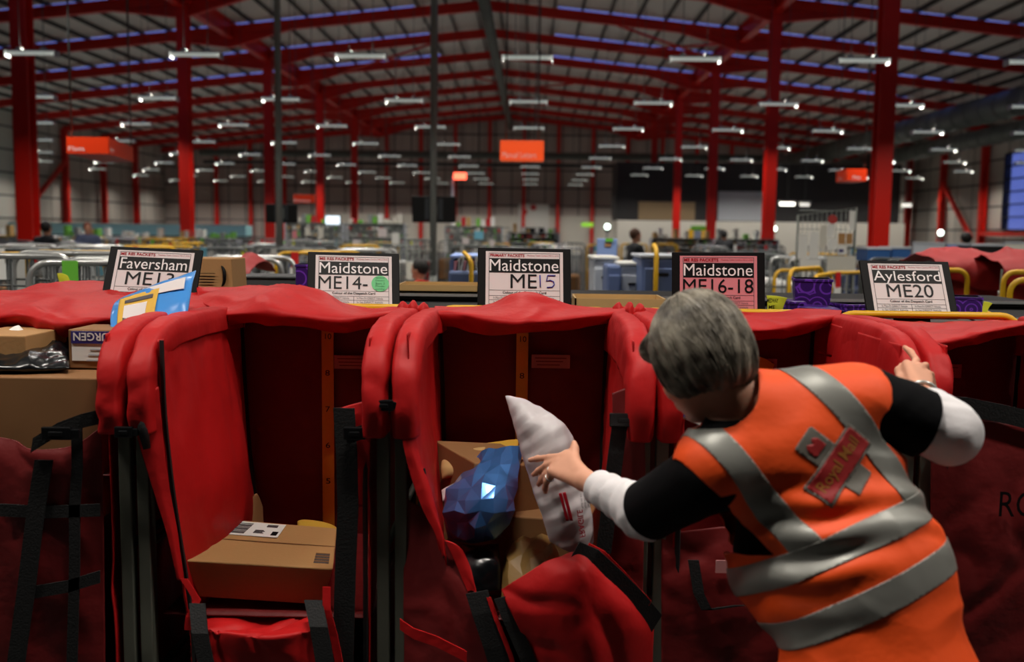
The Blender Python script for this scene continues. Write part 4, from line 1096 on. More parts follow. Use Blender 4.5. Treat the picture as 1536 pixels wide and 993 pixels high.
dest_sign('black framed sign reading Maidstone ME with 15 handwritten in blue', (716, 465), (857, 467), (717, 371), 'PRIMARY PACKETS', ('Maidstone', 0.05, 0.94, 0.0), ('ME', 0.32, 0.66), 'paper', pen15)
dest_sign('black framed sign with pink card reading Maidstone ME16-18', (1008, 473), (1148, 474), (1008, 378), 'ME RES PACKETS', ('Maidstone', 0.05, 0.94, 0.0), ('ME16-18', 0.04, 0.95), 'pink_paper')
dest_sign('black framed sign reading Aylesford ME20, leaning the other way', (1302, 476), (1439, 478), (1289, 390), 'ME RES PACKETS', ('Aylesford', 0.05, 0.95, 0.05), ('ME20', 0.20, 0.82), 'paper')

# ================================================================ sorting frame behind the signs and what stands on it
SFZ = 1.315
sx0, sx1 = -2.2, 2.35
root = thing('sorting_bench', 'long black sorting bench with a silver edge behind the signs', 'sorting frame', ((sx0 + sx1) / 2, 4.35, 0))
mb = MB(); mb.box(((sx0 + sx1) / 2, 4.36, SFZ - 0.012), (sx1 - sx0, 0.5, 0.022)); mb.box(((sx0 + sx1) / 2, 4.87, SFZ + 0.022), (sx1 - sx0, 0.5, 0.022)); mb.build('shelf', M['black_frame'], root)
mb = MB(); mb.box(((sx0 + sx1) / 2, 4.105, SFZ - 0.012), (sx1 - sx0, 0.012, 0.028)); mb.build('front_edge', M['chrome'], root, bevel=0.003)
mb = MB(); mb.box(((sx0 + sx1) / 2, 4.62, SFZ + 0.030), (sx1 - sx0, 0.012, 0.012)); mb.build('rear_rail', M['chrome'], root)
mb = MB(); mb.box(((sx0 + sx1) / 2, 4.63, SFZ + 0.012), (sx1 - sx0, 0.008, 0.03)); mb.build('rear_panel', M['black_frame'], root)
for i in range(9):
    x = sx0 + 0.03 + (sx1 - sx0 - 0.06) * i / 8
    mb = MB(); mb.box((x, 4.36, (SFZ - 0.02) / 2), (0.03, 0.46, SFZ - 0.03)); mb.build('upright', M['post'], root)
# open cardboard trays
def tray(label, px0, px1, y, d, z0, h, m):
    x0, x1 = P(px0, 450, y).x, P(px1, 450, y).x
    m_ = MB(); t = 0.008
    m_.box(((x0 + x1) / 2, y + d / 2, z0 + t / 2), (x1 - x0, d, t))
    for yy in (y, y + d - t): m_.box(((x0 + x1) / 2, yy + t / 2, z0 + h / 2), (x1 - x0, t, h))
    for xx in (x0, x1 - t): m_.box((xx + t / 2, y + d / 2, z0 + h / 2), (t, d, h))
    return tag(recenter(m_.build('cardboard_tray', m)), label, 'tray', 'cardboard trays')
tray('long shallow cardboard tray between the ME14 and ME15 signs', 596, 718, 4.70, 0.3, SFZ + 0.036, 0.036, M['card_pale'])
tray('open cardboard tray beside the ME15 sign, behind the woman\'s head', 862, 1000, 4.16, 0.3, SFZ, 0.055, M['card_pale'])
mb = MB(); a = P(355, 434, 4.66); b = P(460, 423, 4.66)
mb.box(((a.x + b.x) / 2, 4.80, SFZ + 0.066), (b.x - a.x, 0.26, 0.06)); mb.box(((a.x + b.x) / 2, 4.80, SFZ + 0.100), (b.x - a.x + 0.02, 0.28, 0.012))
tag(recenter(mb.build('grey_tray', mat('dark_grey_tray', lin(70, 72, 74), 0.5), bevel=0.006)), 'dark grey plastic tray left of the ME14 sign', 'tray')
# brown archive box with a hand hole and printed lines
a = P(292, 436, 4.2); b = P(350, 388, 4.2)
root = thing('archive_box', 'pale brown box with a curved hand hole behind the ME13 sign', 'box', ((a.x + b.x) / 2, 4.3, SFZ))
h = b.z - SFZ; w = b.x - a.x + 0.04
mb = MB(); mb.box(((a.x + b.x) / 2 - 0.02, 4.3, SFZ + h / 2), (w, 0.22, h), None, 0, 0.93); mb.build('carton', M['card'], root, bevel=0.004)
mb = MB(); cx, cz = P(333, 414, 4.19).x, P(333, 414, 4.19).z
pts = [(cx + 0.022 * math.cos(t) - 0.01, 4.186 + 0.006 * abs(math.sin(t)), cz + 0.045 * math.sin(t)) for t in [R(-75 + 15 * k) for k in range(11)]]
mb.tube(pts, [0.001, .004, .006, .007, .008, .008, .008, .007, .006, .004, .001], 8); mb.build('hand_hole', M['ink'], root)
for k in range(4):
    mb = MB(); p = P(299, 410 + 4.6 * k, 4.187); mb.box((p.x + 0.03, 4.186, p.z), (0.075 - 0.004 * k, 0.003, 0.0025)); mb.build('printed_line', M['ink'], root)

# purple patterned boxes
pm = mat('purple_swirl_wrap', lin(84, 34, 150), 0.35)
nt = pm.node_tree; b_ = nt.nodes['Principled BSDF']; tc = nt.nodes.new('ShaderNodeTexCoord')
vo = nt.nodes.new('ShaderNodeTexVoronoi'); vo.feature = 'F1'; vo.inputs['Scale'].default_value = 13
nt.links.new(tc.outputs['Object'], vo.inputs['Vector'])
mm = nt.nodes.new('ShaderNodeMath'); mm.operation = 'MULTIPLY'; mm.inputs[1].default_value = 26; nt.links.new(vo.outputs['Distance'], mm.inputs[0])
sn = nt.nodes.new('ShaderNodeMath'); sn.operation = 'SINE'; nt.links.new(mm.outputs[0], sn.inputs[0])
gt = nt.nodes.new('ShaderNodeMath'); gt.operation = 'GREATER_THAN'; gt.inputs[1].default_value = 0.72; nt.links.new(sn.outputs[0], gt.inputs[0])
mx = nt.nodes.new('ShaderNodeMix'); mx.data_type = 'RGBA'; mx.inputs[6].default_value = lin(58, 26, 104); mx.inputs[7].default_value = lin(120, 60, 190)
nt.links.new(gt.outputs[0], mx.inputs[0]); nt.links.new(mx.outputs[2], b_.inputs['Base Color'])
def purple(label, px0, px1, py0, py1, y, d, flare=1.0, rot=0.0, z0=None):
    a_, b2 = P(px0, py1, y), P(px1, py0, y); zb = SFZ if z0 is None else z0
    m_ = MB(); m_.box((0, 0, (b2.z - zb) / 2), (b2.x - a_.x, d, b2.z - zb), None, 0, flare)
    rim = MB()
    o = thing('purple_box', label, 'box', ((a_.x + b2.x) / 2, y + d / 2, zb), 'purple patterned boxes'); o.rotation_euler = (0, 0, rot)
    m_.build('carton', pm, o, world=False, bevel=0.004)
    rim.box((0, 0, b2.z - zb - 0.006), ((b2.x - a_.x) * flare + 0.006, d * flare + 0.006, 0.012)); rim.build('rim', pm, o, world=False, bevel=0.002)
    return o
purple('tall flared purple swirl-patterned box between the ME16-18 and ME20 signs', 1200, 1251, 419, 462, 4.28, 0.17, 1.12, -0.2)
purple('low purple swirl-patterned box with an open flap left of the tall purple box', 1178, 1200, 452, 472, 4.16, 0.11, 1.1, 0.35)
purple('flat purple box lying beside the frame of the ME20 sign', 1262, 1300, 457, 472, 4.15, 0.14, 1.0, 0.3)
purple('purple box half hidden behind the ME14 sign', 441, 468, 397, 436, 4.22, 0.14, 0.97, 0.1)
purple('dark purple box right beside the ME20 sign', 1434, 1482, 446, 478, 4.2, 0.15, 0.96, -0.3)
sheet_o = sheet('purple_flap', PP([[(1196, 462, 4.14), (1240, 464, 4.12), (1270, 468, 4.14)], [(1200, 456, 4.22), (1240, 459, 4.2), (1262, 464, 4.22)]]), pm, None, 12, 8, 0.003, 0.004, 9, 3)
tag(recenter(sheet_o), 'flat purple patterned card flap lying in front of the tall purple box', 'card')

# yellow notes
def note(label, rows, m, txt=None, y=None):
    root_ = thing('paper_note', label, 'note', P(*rows[-1][0]), 'bright yellow notes')
    o = sheet('note_sheet', PP(rows), M[m], root_, 14, 14, 0.0015, 0.004, 12, 5)
    if txt:
        for k, (t, px, py, pw_, ph_) in enumerate(txt):
            a_ = P(px, py, y); s_ = (P(px + 10, py, y).x - a_.x) / 10
            me = text_me(t, pw_ * s_, ph_ * s_, bold=0.03); q = MB(); q.mesh(me, Matrix.Translation(a_)); q.build('handwriting', M['ink'], root_, fix=False)
    return root_
note('yellow note with MEDWAY handwritten on it beside the ME16-18 sign', [[(1150, 443, 4.05), (1165, 444, 4.04), (1181, 447, 4.06)], [(1151, 455, 4.05), (1164, 455, 4.04), (1176, 458, 4.06)], [(1151, 467, 4.05), (1163, 466, 4.04), (1172, 470, 4.06)]], 'neon', [('MEDWAY', 1150.5, 454, 17, 6.5), ('ME', 1153, 463, 9, 5)], 4.025)
note('small plain yellow note on the yellow hoop beyond the ME20 sign', [[(1476, 452, 3.94), (1483, 453, 3.94), (1489, 455, 3.94)], [(1474, 460, 3.94), (1480, 460, 3.94), (1484, 461, 3.94)], [(1473, 470, 3.94), (1477, 470, 3.94), (1480, 470, 3.94)]], 'neon')
note('plain yellow note on the cloth left of the ME13 sign', [[(86, 410, 4.2), (93, 410, 4.2), (101, 413, 4.2)], [(87, 417, 4.2), (96, 416, 4.2), (104, 419, 4.2)], [(89, 424, 4.2), (98, 424, 4.2), (105, 424, 4.2)]], 'neon')
note('pale yellow slip fixed to the red lining just over the woman\'s shoulder', [[(1134, 534, 3.46), (1148, 538, 3.46), (1162, 547, 3.46)], [(1132, 548, 3.46), (1146, 552, 3.46), (1158, 556, 3.46)], [(1130, 575, 3.46), (1142, 578, 3.46), (1152, 582, 3.46)]], 'neon')
# curved hoops past the last sign
root = thing('cage_handle', 'bent yellow tube handle rising beyond the ME20 sign', 'handle', P(1500, 480, 3.95))
mb = MB(); mb.tube([P(1478, 470, 3.95), P(1484, 472, 3.95), P(1491, 478, 3.94), P(1496, 488, 3.93), P(1497, 520, 3.92), Vector((P(1497, 520, 3.92).x, 3.92, 0))], 0.013, 8); mb.build('tube', M['yellow'], root)
root = thing('black_hoop', 'thin dark bent hoop beside the foot of the ME20 sign', 'hoop', P(1450, 480, 3.7))
mb = MB(); mb.tube([P(1436, 472, 3.72), P(1448, 474, 3.72), P(1459, 479, 3.72), P(1468, 487, 3.72), P(1470, 520, 3.72), Vector((P(1470, 520, 3.72).x, 3.72, 0))], 0.006, 8); mb.build('tube', M['greysteel'], root)

# ================================================================ cages, cabinets and people further down the hall
def hoop_pts(x0, x1, y, z0, z1, r):
    pts = [(x0, y, z0), (x0, y, z1 - r)]
    for k in range(1, 5):
        t = math.pi / 2 * k / 5; pts.append((x0 + r - r * math.cos(t), y, z1 - r + r * math.sin(t)))
    pts += [(x0 + r, y, z1), (x1 - r, y, z1)]
    for k in range(1, 5):
        t = math.pi / 2 * k / 5; pts.append((x1 - r + r * math.sin(t), y, z1 - r + r * math.cos(t)))
    pts += [(x1, y, z1 - r), (x1, y, z0)]
    return pts
CONTENT = [M['card'], M['card_dark'], mat('grey_sack', lin(96, 100, 100), 0.7, var=0.15), mat('white_sack', lin(200, 200, 196), 0.6), M['fabric_far'], mat('blue_sack', lin(60, 84, 140), 0.6)]
CARDS = [M['neon_green'], M['paper_clean'], M['neon'], mat('red_tag', lin(206, 30, 30), 0.5), mat('sky_tag', lin(120, 190, 215), 0.5)]
def roll_cage(kind, fill, card, H):
    """nestable mail cage: base, two hooped ends, mesh side, castors; kind is the tube colour"""
    tube = {'y': M['yellow'], 'g': M['greysteel'], 'c': M['chrome']}[kind]
    o = thing('roll_cage', '', 'cage', (0, 0, 0), 'roll cages')
    m_ = MB(); m_.box((0, 0, 0.19), (0.80, 0.62, 0.05)); m_.build('base', M['greysteel'], o)
    for s in (-1, 1):
        m_ = MB(); m_.tube(hoop_pts(-0.36, 0.36, s * 0.30, 0.2, H, 0.10), 0.018, 7); m_.build('end_hoop', tube, o)
        m_ = MB()
        for k in range(5):
            x = -0.24 + 0.12 * k; m_.tube([(x, s * 0.30, 0.22), (x, s * 0.30, H - 0.02)], 0.008, 5)
        for z in (0.5, 0.85, H - 0.16): m_.tube([(-0.36, s * 0.30, z), (0.36, s * 0.30, z)], 0.006, 5)
        m_.build('bar_mesh', M['greysteel'], o)
        for t in (-1, 1):
            m_ = MB(); m_.tube([(t * 0.33 - 0.02, s * 0.25, 0.07), (t * 0.33 + 0.02, s * 0.25, 0.07)], 0.068, 10); m_.box((t * 0.33, s * 0.25, 0.14), (0.05, 0.06, 0.06)); m_.build('caster', M['dark'], o)
    for z in (0.45, 0.8, H - 0.2):
        m_ = MB(); m_.tube([(0.36, -0.3, z), (0.36, 0.3, z)], 0.008, 5); m_.build('side_rail', M['greysteel'], o)
    if card is not None:
        m_ = MB(); m_.box((-0.16, -0.325, H - 0.07), (0.075, 0.004, 0.16)); m_.box((-0.16, -0.325, H - 0.22), (0.10, 0.004, 0.16), None, 1); m_.build('tag_card', [CARDS[card], M['paper_clean']], o)
    if fill is not None:
        m_ = MB(); hh = H * (0.55 + 0.08 * (fill % 4)) - 0.22
        m_.box((-0.02, 0, 0.22 + hh / 2), (0.64, 0.5, hh)); m_.build('sack', CONTENT[fill % 6], o, bevel=0.05)
    return o
protos = {}
def place_cage(x, y, rz, kind, fill, card, H, label):
    key = (kind, fill, card, H)
    if key not in protos: protos[key] = roll_cage(*key); o = protos[key]
    else: o = dup(protos[key], (0, 0, 0))
    o.location = (x, y, 0); o.rotation_euler = (0, 0, rz); o['label'] = label
    return o
rng = random.Random(21)
# rows of cages: (depth, list of x ranges in pixels, tube kinds, height)
ROWS = [(5.6, [(-40, 190)], 'cgc', 1.48), (6.6, [(20, 200), (350, 470)], 'ggy', 1.46), (8.0, [(-20, 470), (1300, 1560)], 'gycg', 1.40),
        (10.0, [(-20, 600), (1310, 1560)], 'ggyc', 1.40), (12.5, [(-20, 640), (1090, 1180)], 'gcyg', 1.38), (15.5, [(-20, 880), (1100, 1560)], 'ggyg', 1.34),
        (19.0, [(-20, 900), (1040, 1560)], 'cgyg', 1.32), (23.5, [(-20, 1560)], 'gcyg', 1.32), (28.5, [(-20, 1560)], 'ggyc', 1.3)]
RNAME = ['%s row of cages' % w for w in ('first', 'second', 'third', 'fourth', 'fifth', 'sixth', 'seventh', 'eighth', 'ninth')]
KN = {'y': 'yellow hooped', 'g': 'grey hooped', 'c': 'shiny steel hooped'}
FN = ['brown carton load', 'dark brown load', 'grey sack', 'white sack', 'red sack', 'blue sack']
for r_, (y, ranges, kinds, H) in enumerate(ROWS):
    n = 0
    for a_, b_ in ranges:
        xa, xb = P(a_, 400, y).x, P(b_, 400, y).x
        x = xa + 0.4
        while x < xb - 0.2:
            k = rng.choice(kinds); f = rng.choice([0, 1, 2, 3, 4, 5, None, None, None, 2]); c_ = rng.choice([None, 0, 0, 1, 1, 2, 3, 4])
            if rng.random() < 0.86:
                place_cage(x, y + rng.uniform(-0.12, 0.12), rng.uniform(-0.12, 0.12), k, f, c_, H,
                           '%s roll cage with %s, %s across in %s' % (KN[k], FN[f] if f is not None else 'open bars', ORD[n] if n < 30 else 'far along', RNAME[r_]))
                n += 1
            x += 0.86 + rng.choice([0, 0, 0.05, 0.4])

for px, y, rz, kind, fill, card, H, lab in ((1233, 10.2, 0.62, 'y', None, 3, 1.27, 'yellow hooped roll cage with a red tag, right behind the tall purple box'),
                                         (1163, 9.2, 0.9, 'y', None, None, 1.34, 'yellow hooped roll cage seen end-on between the pink sign and the purple box'),
                                         (1290, 8.5, 1.1, 'y', 2, None, 1.30, 'yellow hooped roll cage with grey sack just left of the ME20 sign'),
                                         (1212, 12.0, 0.1, 'c', 3, 1, 1.36, 'shiny steel roll cage with white sack behind the red-tagged yellow cage'),
                                         (176, 5.3, 0.2, 'c', 2, 0, 1.46, 'shiny steel roll cage with a bright green tag left of the ME13 sign')):
    place_cage(P(px, 400, y).x, y, rz, kind, fill, card, H, lab)
# tall grey mesh cages with papers clipped to them
def mesh_cage(px0, px1, y, H, label, seed):
    rr = random.Random(seed); xa, xb = P(px0, 380, y).x, P(px1, 380, y).x
    o = thing('mesh_cage', label, 'cage', ((xa + xb) / 2, y + .4, 0), 'tall grey mesh cages')
    for yy in (y, y + .8):
        m_ = MB()
        for k in range(int((xb - xa) / 0.09)): m_.tube([(xa + .09 * k, yy, 0.15), (xa + .09 * k, yy, H)], 0.008, 4)
        for k in range(9): m_.tube([(xa, yy, 0.2 + (H - .2) * k / 8), (xb, yy, 0.2 + (H - .2) * k / 8)], 0.009, 4)
        m_.build('mesh_side', M['galv'], o)
    m_ = MB(); m_.box(((xa + xb) / 2, y + .4, 0.1), (xb - xa, .8, .2)); m_.build('base', M['greysteel'], o)
    for k in range(int((xb - xa) / 0.28)):
        if rr.random() < .75:
            m_ = MB(); m_.box((xa + .15 + .28 * k, y - .015, H - rr.uniform(.1, .45)), (rr.uniform(.1, .2), .005, rr.uniform(.12, .24))); m_.build('paper', rr.choice([M['paper'], M['paper'], M['paper_clean'], M['pink_paper'], M['cream'], CARDS[4]]), o)
for i, (a_, b_, y, H) in enumerate(((432, 520, 21.2, 1.72), (524, 608, 21.2, 1.70), (668, 762, 21.2, 1.70), (600, 640, 14.0, 1.5))):
    mesh_cage(a_, b_, y, H, ('tall grey mesh cage with papers, above the ME14 sign', 'tall grey mesh cage with papers, between the two televisions', 'tall grey mesh cage with papers, just past the middle television pole', 'narrow grey mesh cage beside the middle television pole')[i], 300 + i)

# far letter-sorting racks: pigeonholes full of mail in many colours
def rack(x, y, w, H, label, seed):
    rr = random.Random(seed)
    o = thing('sorting_rack', label, 'rack', (x, y, 0), 'far letter-sorting racks')
    m_ = MB()
    for s in (-1, 1): m_.box((x + s * w / 2, y, H / 2), (0.05, 0.5, H))
    m_.box((x, y + 0.24, H / 2), (w, 0.02, H)); m_.build('frame', M['lightgrey'], o)
    nz = 6
    for k in range(nz + 1):
        m_ = MB(); m_.box((x, y, 0.5 + (H - 0.5) * k / nz), (w, 0.5, 0.025)); m_.build('shelf', M['galv'], o)
    m_ = MB(); pal = 7
    for k in range(nz):
        z = 0.52 + (H - 0.5) * k / nz; hh = (H - 0.5) / nz - 0.06
        for i in range(int(w / 0.11)):
            if rr.random() < 0.8:
                t = hh * rr.uniform(0.4, 1.0); m_.box((x - w / 2 + 0.09 + 0.11 * i, y - 0.06 + rr.uniform(-.05, .05), z + t / 2), (0.07, 0.3, t), None, rr.randrange(pal))
    for i in range(int(w / 0.16)):
        if rr.random() < 0.7:
            t = rr.uniform(0.1, 0.34); m_.box((x - w / 2 + 0.1 + 0.16 * i, y - 0.05, H + 0.013 + t / 2), (0.12, 0.3, t), None, rr.randrange(pal))
    q = m_.build('letters', [M['paper_clean'], M['cream'], M['card_pale'], mat('mail_red', lin(190, 40, 44), 0.5), mat('mail_grey', lin(140, 146, 144), 0.5), mat('mail_green', lin(120, 190, 80), 0.5), M['paper_clean']], o)
    q['kind'] = 'stuff'
k = 0
for y, px0, px1, H in ((31.5, -10, 420, 1.28), (32.5, 430, 610, 1.8), (33, 668, 760, 1.75), (31.0, 975, 1140, 1.45), (36, 760, 840, 1.55)):
    x = P(px0, 380, y).x + 0.95; xe = P(px1, 380, y).x
    while x < xe - 0.3:
        rack(x, y, 1.85, H, 'pale letter-sorting rack crammed with mail, %s of the far racks from the conveyor side' % ORD[k], 100 + k); k += 1; x += 2.0

# blue-grey plastic units in the middle
def unit(label, px0, px1, py0, y, d, m, name='mail_cabinet', drawers=3, hoop=None, top=None):
    a_, b_ = P(px0, py0, y), P(px1, py0, y); w = b_.x - a_.x; H = a_.z; cx = (a_.x + b_.x) / 2
    o = thing(name, label, 'cabinet', (cx, y + d / 2, 0))
    m_ = MB(); m_.box((cx, y + d / 2, 0.1 + (H - 0.1) / 2), (w, d, H - 0.1)); m_.build('body', M[m], o, bevel=0.02)
    for k in range(drawers):
        z = 0.45 + (H - 0.5) * (k + 0.5) / drawers; dr = MB(); dr.box((cx, y - 0.012, z), (w * 0.88, 0.025, (H - 0.5) / drawers - 0.05)); dd = dr.build('drawer', M[m], o, bevel=0.008)
        h_ = MB(); h_.box((cx, y - 0.035, z + (H - 0.5) / drawers * 0.28), (w * 0.3, 0.02, 0.02)); h_.build('handle', M['dark'], dd)
    for sx in (-1, 1):
        for sy in (0.12, 0.88):
            m_ = MB(); m_.tube([(cx + sx * w * 0.4 - 0.015, y + d * sy, 0.05), (cx + sx * w * 0.4 + 0.015, y + d * sy, 0.05)], 0.05, 8); m_.build('caster', M['dark'], o)
    if top:
        m_ = MB(); m_.box((cx, y + d / 2, H + 0.012), (w + 0.03, d + 0.03, 0.024)); m_.build('top', M[top], o, bevel=0.006)
    if hoop:
        for f in hoop:
            hx = a_.x + w * f; m_ = MB(); m_.tube([(hx, y - 0.06, 0.55), (hx, y - 0.06, H + 0.02), (hx, y - 0.03, H + 0.07), (hx, y + 0.1, H + 0.1)], 0.018, 8); m_.build('handle_bar', M['yellow'], o)
            m_ = MB(); m_.tube([(hx, y - 0.06, H - 0.42), (hx + 0.28, y - 0.06, H - 0.42)], 0.015, 8); m_.build('cross_bar', M['yellow'], o)
    return o
unit('blue-grey cabinet with yellow handle bars left of the ME16-18 sign', 963, 1024, 387, 7.6, 0.7, 'bluegrey', drawers=3, hoop=(0.33,), top='lightgrey')
unit('pale grey cabinet with a blue door beside the ME15 sign', 890, 926, 389, 8.4, 0.6, 'lightgrey', drawers=2, top='white_paint')
unit('mid blue cabinet between two grey cabinets in the middle of the hall', 911, 932, 398, 7.9, 0.5, 'bluegrey', drawers=1)
unit('grey cabinet right beside the blue-grey cabinet with yellow bars', 930, 966, 398, 8.0, 0.6, 'lightgrey', drawers=2, top='white_paint')
a_, b_ = P(895, 385, 9.6), P(926, 358, 9.6)
root = thing('screen_partition', 'pale blue upright partition with a small green and brown notice', 'partition', ((a_.x + b_.x) / 2, 9.6, 0))
mb = MB(); mb.box(((a_.x + b_.x) / 2, 9.6, b_.z / 2 + 0.05), (b_.x - a_.x, 0.05, b_.z - 0.1)); mb.build('panel', M['blue_light'], root, bevel=0.01)
c = P(914, 360, 9.56); mb = MB(); mb.box((c.x, 9.56, c.z), (0.07, 0.02, 0.03)); mb.build('green_clip', M['neon_green'], root)
c = P(912, 367, 9.56); mb = MB(); mb.box((c.x, 9.57, c.z), (0.06, 0.01, 0.04)); mb.build('notice', M['card'], root)
for s in (a_.x + 0.02, b_.x - 0.02): mb = MB(); mb.box((s, 9.6, 0.03), (0.05, 0.4, 0.06)); mb.build('foot', M['greysteel'], root)
# blue tub trolley with yellow hoop, full of letters
a_, b_ = P(672, 410, 7.0), P(728, 410, 7.0); cx = (a_.x + b_.x) / 2; w = b_.x - a_.x
zr = P(690, 407, 7.0).z
root = thing('tub_trolley', 'slate blue open-fronted mail tub with yellow handle bar left of the ME15 sign', 'trolley', (cx, 7.3, 0))
mb = MB(); mb.box((cx, 7.3, 0.15 + (zr - 0.15) / 2), (w, 0.55, zr - 0.15)); mb.build('tub', M['bluegrey'], root, bevel=0.02)
zt = P(690, 386, 7.4).z
mb = MB(); mb.box((cx, 7.56, (zr + zt) / 2), (w, 0.03, zt - zr + 0.02)); mb.box((a_.x + 0.015, 7.35, (zr + zt) / 2 - 0.01), (0.03, 0.45, zt - zr)); mb.box((b_.x - 0.015, 7.35, (zr + zt) / 2 - 0.01), (0.03, 0.45, zt - zr)); mb.build('hood', M['bluegrey'], root)
mb = MB(); mb.bar((cx, 7.12, zr + 0.10), (cx, 7.58, zt + 0.02), w, 0.02); mb.build('lid', M['blue_light'], root, bevel=0.006)
hx = P(707, 400, 6.96).x
mb = MB(); mb.tube([(hx, 6.96, 0.5), (hx, 6.96, zr + 0.06), (hx - 0.02, 6.98, zr + 0.10), (hx - 0.06, 7.1, zr + 0.13)], 0.016, 8); mb.build('handle_bar', M['yellow'], root)
for s in (-1, 1):
    for yy in (7.1, 7.5): mb = MB(); mb.tube([(cx + s * w * 0.4 - .02, yy, 0.08), (cx + s * w * 0.4 + .02, yy, 0.08)], 0.08, 10); mb.build('caster', M['dark'], root)
for k in range(9):
    x = a_.x + 0.05 + (w - 0.1) * k / 8; mb = MB(); hh = rng.uniform(0.06, 0.11)
    mb.box((x, 7.2, zr + hh / 2), (0.03, 0.2, hh), Matrix.Rotation(rng.uniform(-.3, .3), 3, 'Y'))
    tag(recenter(mb.build('letter_bundle', M['paper_clean'] if k % 3 else mat('pink_letter', lin(220, 150, 160), 0.5))), 'white or pink letter bundle standing in the slate blue tub', 'letters', 'letter bundles in the slate blue tub')
# white mesh cage with papers on it, behind the ME16-18 and ME20 signs
y = 11.0; a_, b_ = P(1193, 430, y), P(1284, 312, y)
root = thing('notice_frame', 'tall wire frame covered with white papers and small coloured cards', 'notice frame', ((a_.x + b_.x) / 2, y, 0))
mb = MB(); zt2 = b_.z; zt1 = P(1193, 323, y).z
mb.tube([(a_.x, y, 0), (a_.x, y, zt1), (b_.x, y, zt2), (b_.x, y, 0)], 0.014, 6); mb.build('frame', M['galv'], root)
mb = MB()
for k in range(1, 12): t = k / 12; mb.tube([(a_.x + (b_.x - a_.x) * t, y, 0.2), (a_.x + (b_.x - a_.x) * t, y, zt1 + (zt2 - zt1) * t)], 0.004, 4)
for k in range(9): z = 0.3 + k * 0.2; mb.tube([(a_.x, y, z), (b_.x, y, z)], 0.004, 4)
mb.build('wire_mesh', M['galv'], root)
for px0, px1, py0, py1, m_n in ((1196, 1212, 352, 388, 'paper_clean'), (1213, 1229, 348, 388, 'paper_clean'), (1229, 1240, 338, 372, 'cream'), (1199, 1231, 389, 412, 'paper_clean'), (1240, 1252, 336, 356, 'paper_clean'), (1241, 1256, 358, 374, 'paper_clean'),
                                (1257, 1268, 350, 366, 'card'), (1269, 1279, 350, 366, 'card'), (1256, 1270, 369, 382, 'paper_clean'), (1273, 1283, 316, 345, 'paper_clean'), (1240, 1284, 384, 410, 'cream')):
    p0, p1 = P(px0, py1, y - 0.02), P(px1, py0, y - 0.02); mb = MB(); mb.box(((p0.x + p1.x) / 2, y - 0.02, (p0.z + p1.z) / 2), (p1.x - p0.x, 0.006, p1.z - p0.z)); mb.build('paper', M[m_n], root)
p = P(1262, 376, y - 0.03); mb = MB(); mb.box((p.x, y - 0.027, p.z), (0.05, 0.004, 0.03)); mb.build('purple_print', M['purple_band'], root)
p = P(1249, 329, y - 0.03); mb = MB(); mb.tube([(p.x, y - 0.03, p.z), (p.x, y - 0.022, p.z)], 0.05, 14); mb.build('round_notice', mat('red_round', lin(180, 60, 56), 0.5), root)
# blue crates and pale screens to the side
def block(name, label, cat, px0, px1, py0, py1, y, d, m):
    p0, p1 = P(px0, py1, y), P(px1, py0, y); o = thing(name, label, cat, ((p0.x + p1.x) / 2, y + d / 2, 0))
    q = MB(); q.box(((p0.x + p1.x) / 2, y + d / 2, (p0.z + p1.z) / 2), (p1.x - p0.x, d, p1.z - p0.z)); q.build('panel', m, o, bevel=0.012)
    q = MB(); q.box(((p0.x + p1.x) / 2, y + d / 2, p1.z + 0.012), (p1.x - p0.x + 0.02, d + 0.02, 0.024)); q.build('top_edge', M['lightgrey'], o)
    for s in (p0.x + 0.04, p1.x - 0.04): q = MB(); q.box((s, y + d / 2, p0.z / 2), (0.05, min(d, 0.3), p0.z)); q.build('leg', M['greysteel'], o)
    return o
block('blue_crate', 'dark blue crate on legs beside the thick office-side column', 'crate', 1301, 1336, 374, 392, 14, 0.5, M['blue_mid'])
block('blue_crate', 'second dark blue crate on legs, next to the pale screen', 'crate', 1337, 1367, 373, 392, 14.2, 0.5, M['blue_mid'])
block('pale_screen', 'pale lilac office screen above the ME20 sign', 'screen', 1369, 1418, 366, 392, 15, 0.06, M['lightgrey'])
block('pale_screen', 'light blue office screen with a yellow mark', 'screen', 1420, 1444, 367, 390, 15, 0.06, M['blue_light'])
block('pale_screen', 'grey-white office screen by the blue window wall', 'screen', 1507, 1560, 366, 388, 15, 0.06, M['cream'])
block('dark_cabinet', 'dark cabinet with sloping front by the side screens', 'cabinet', 1457, 1506, 369, 389, 14.5, 0.6, M['dark'])
block('work_counter', 'long white-topped dark counter behind the red bags at the side', 'counter', 1420, 1560, 391, 402, 12, 0.7, mat('counter_navy', lin(36, 42, 54), 0.5))

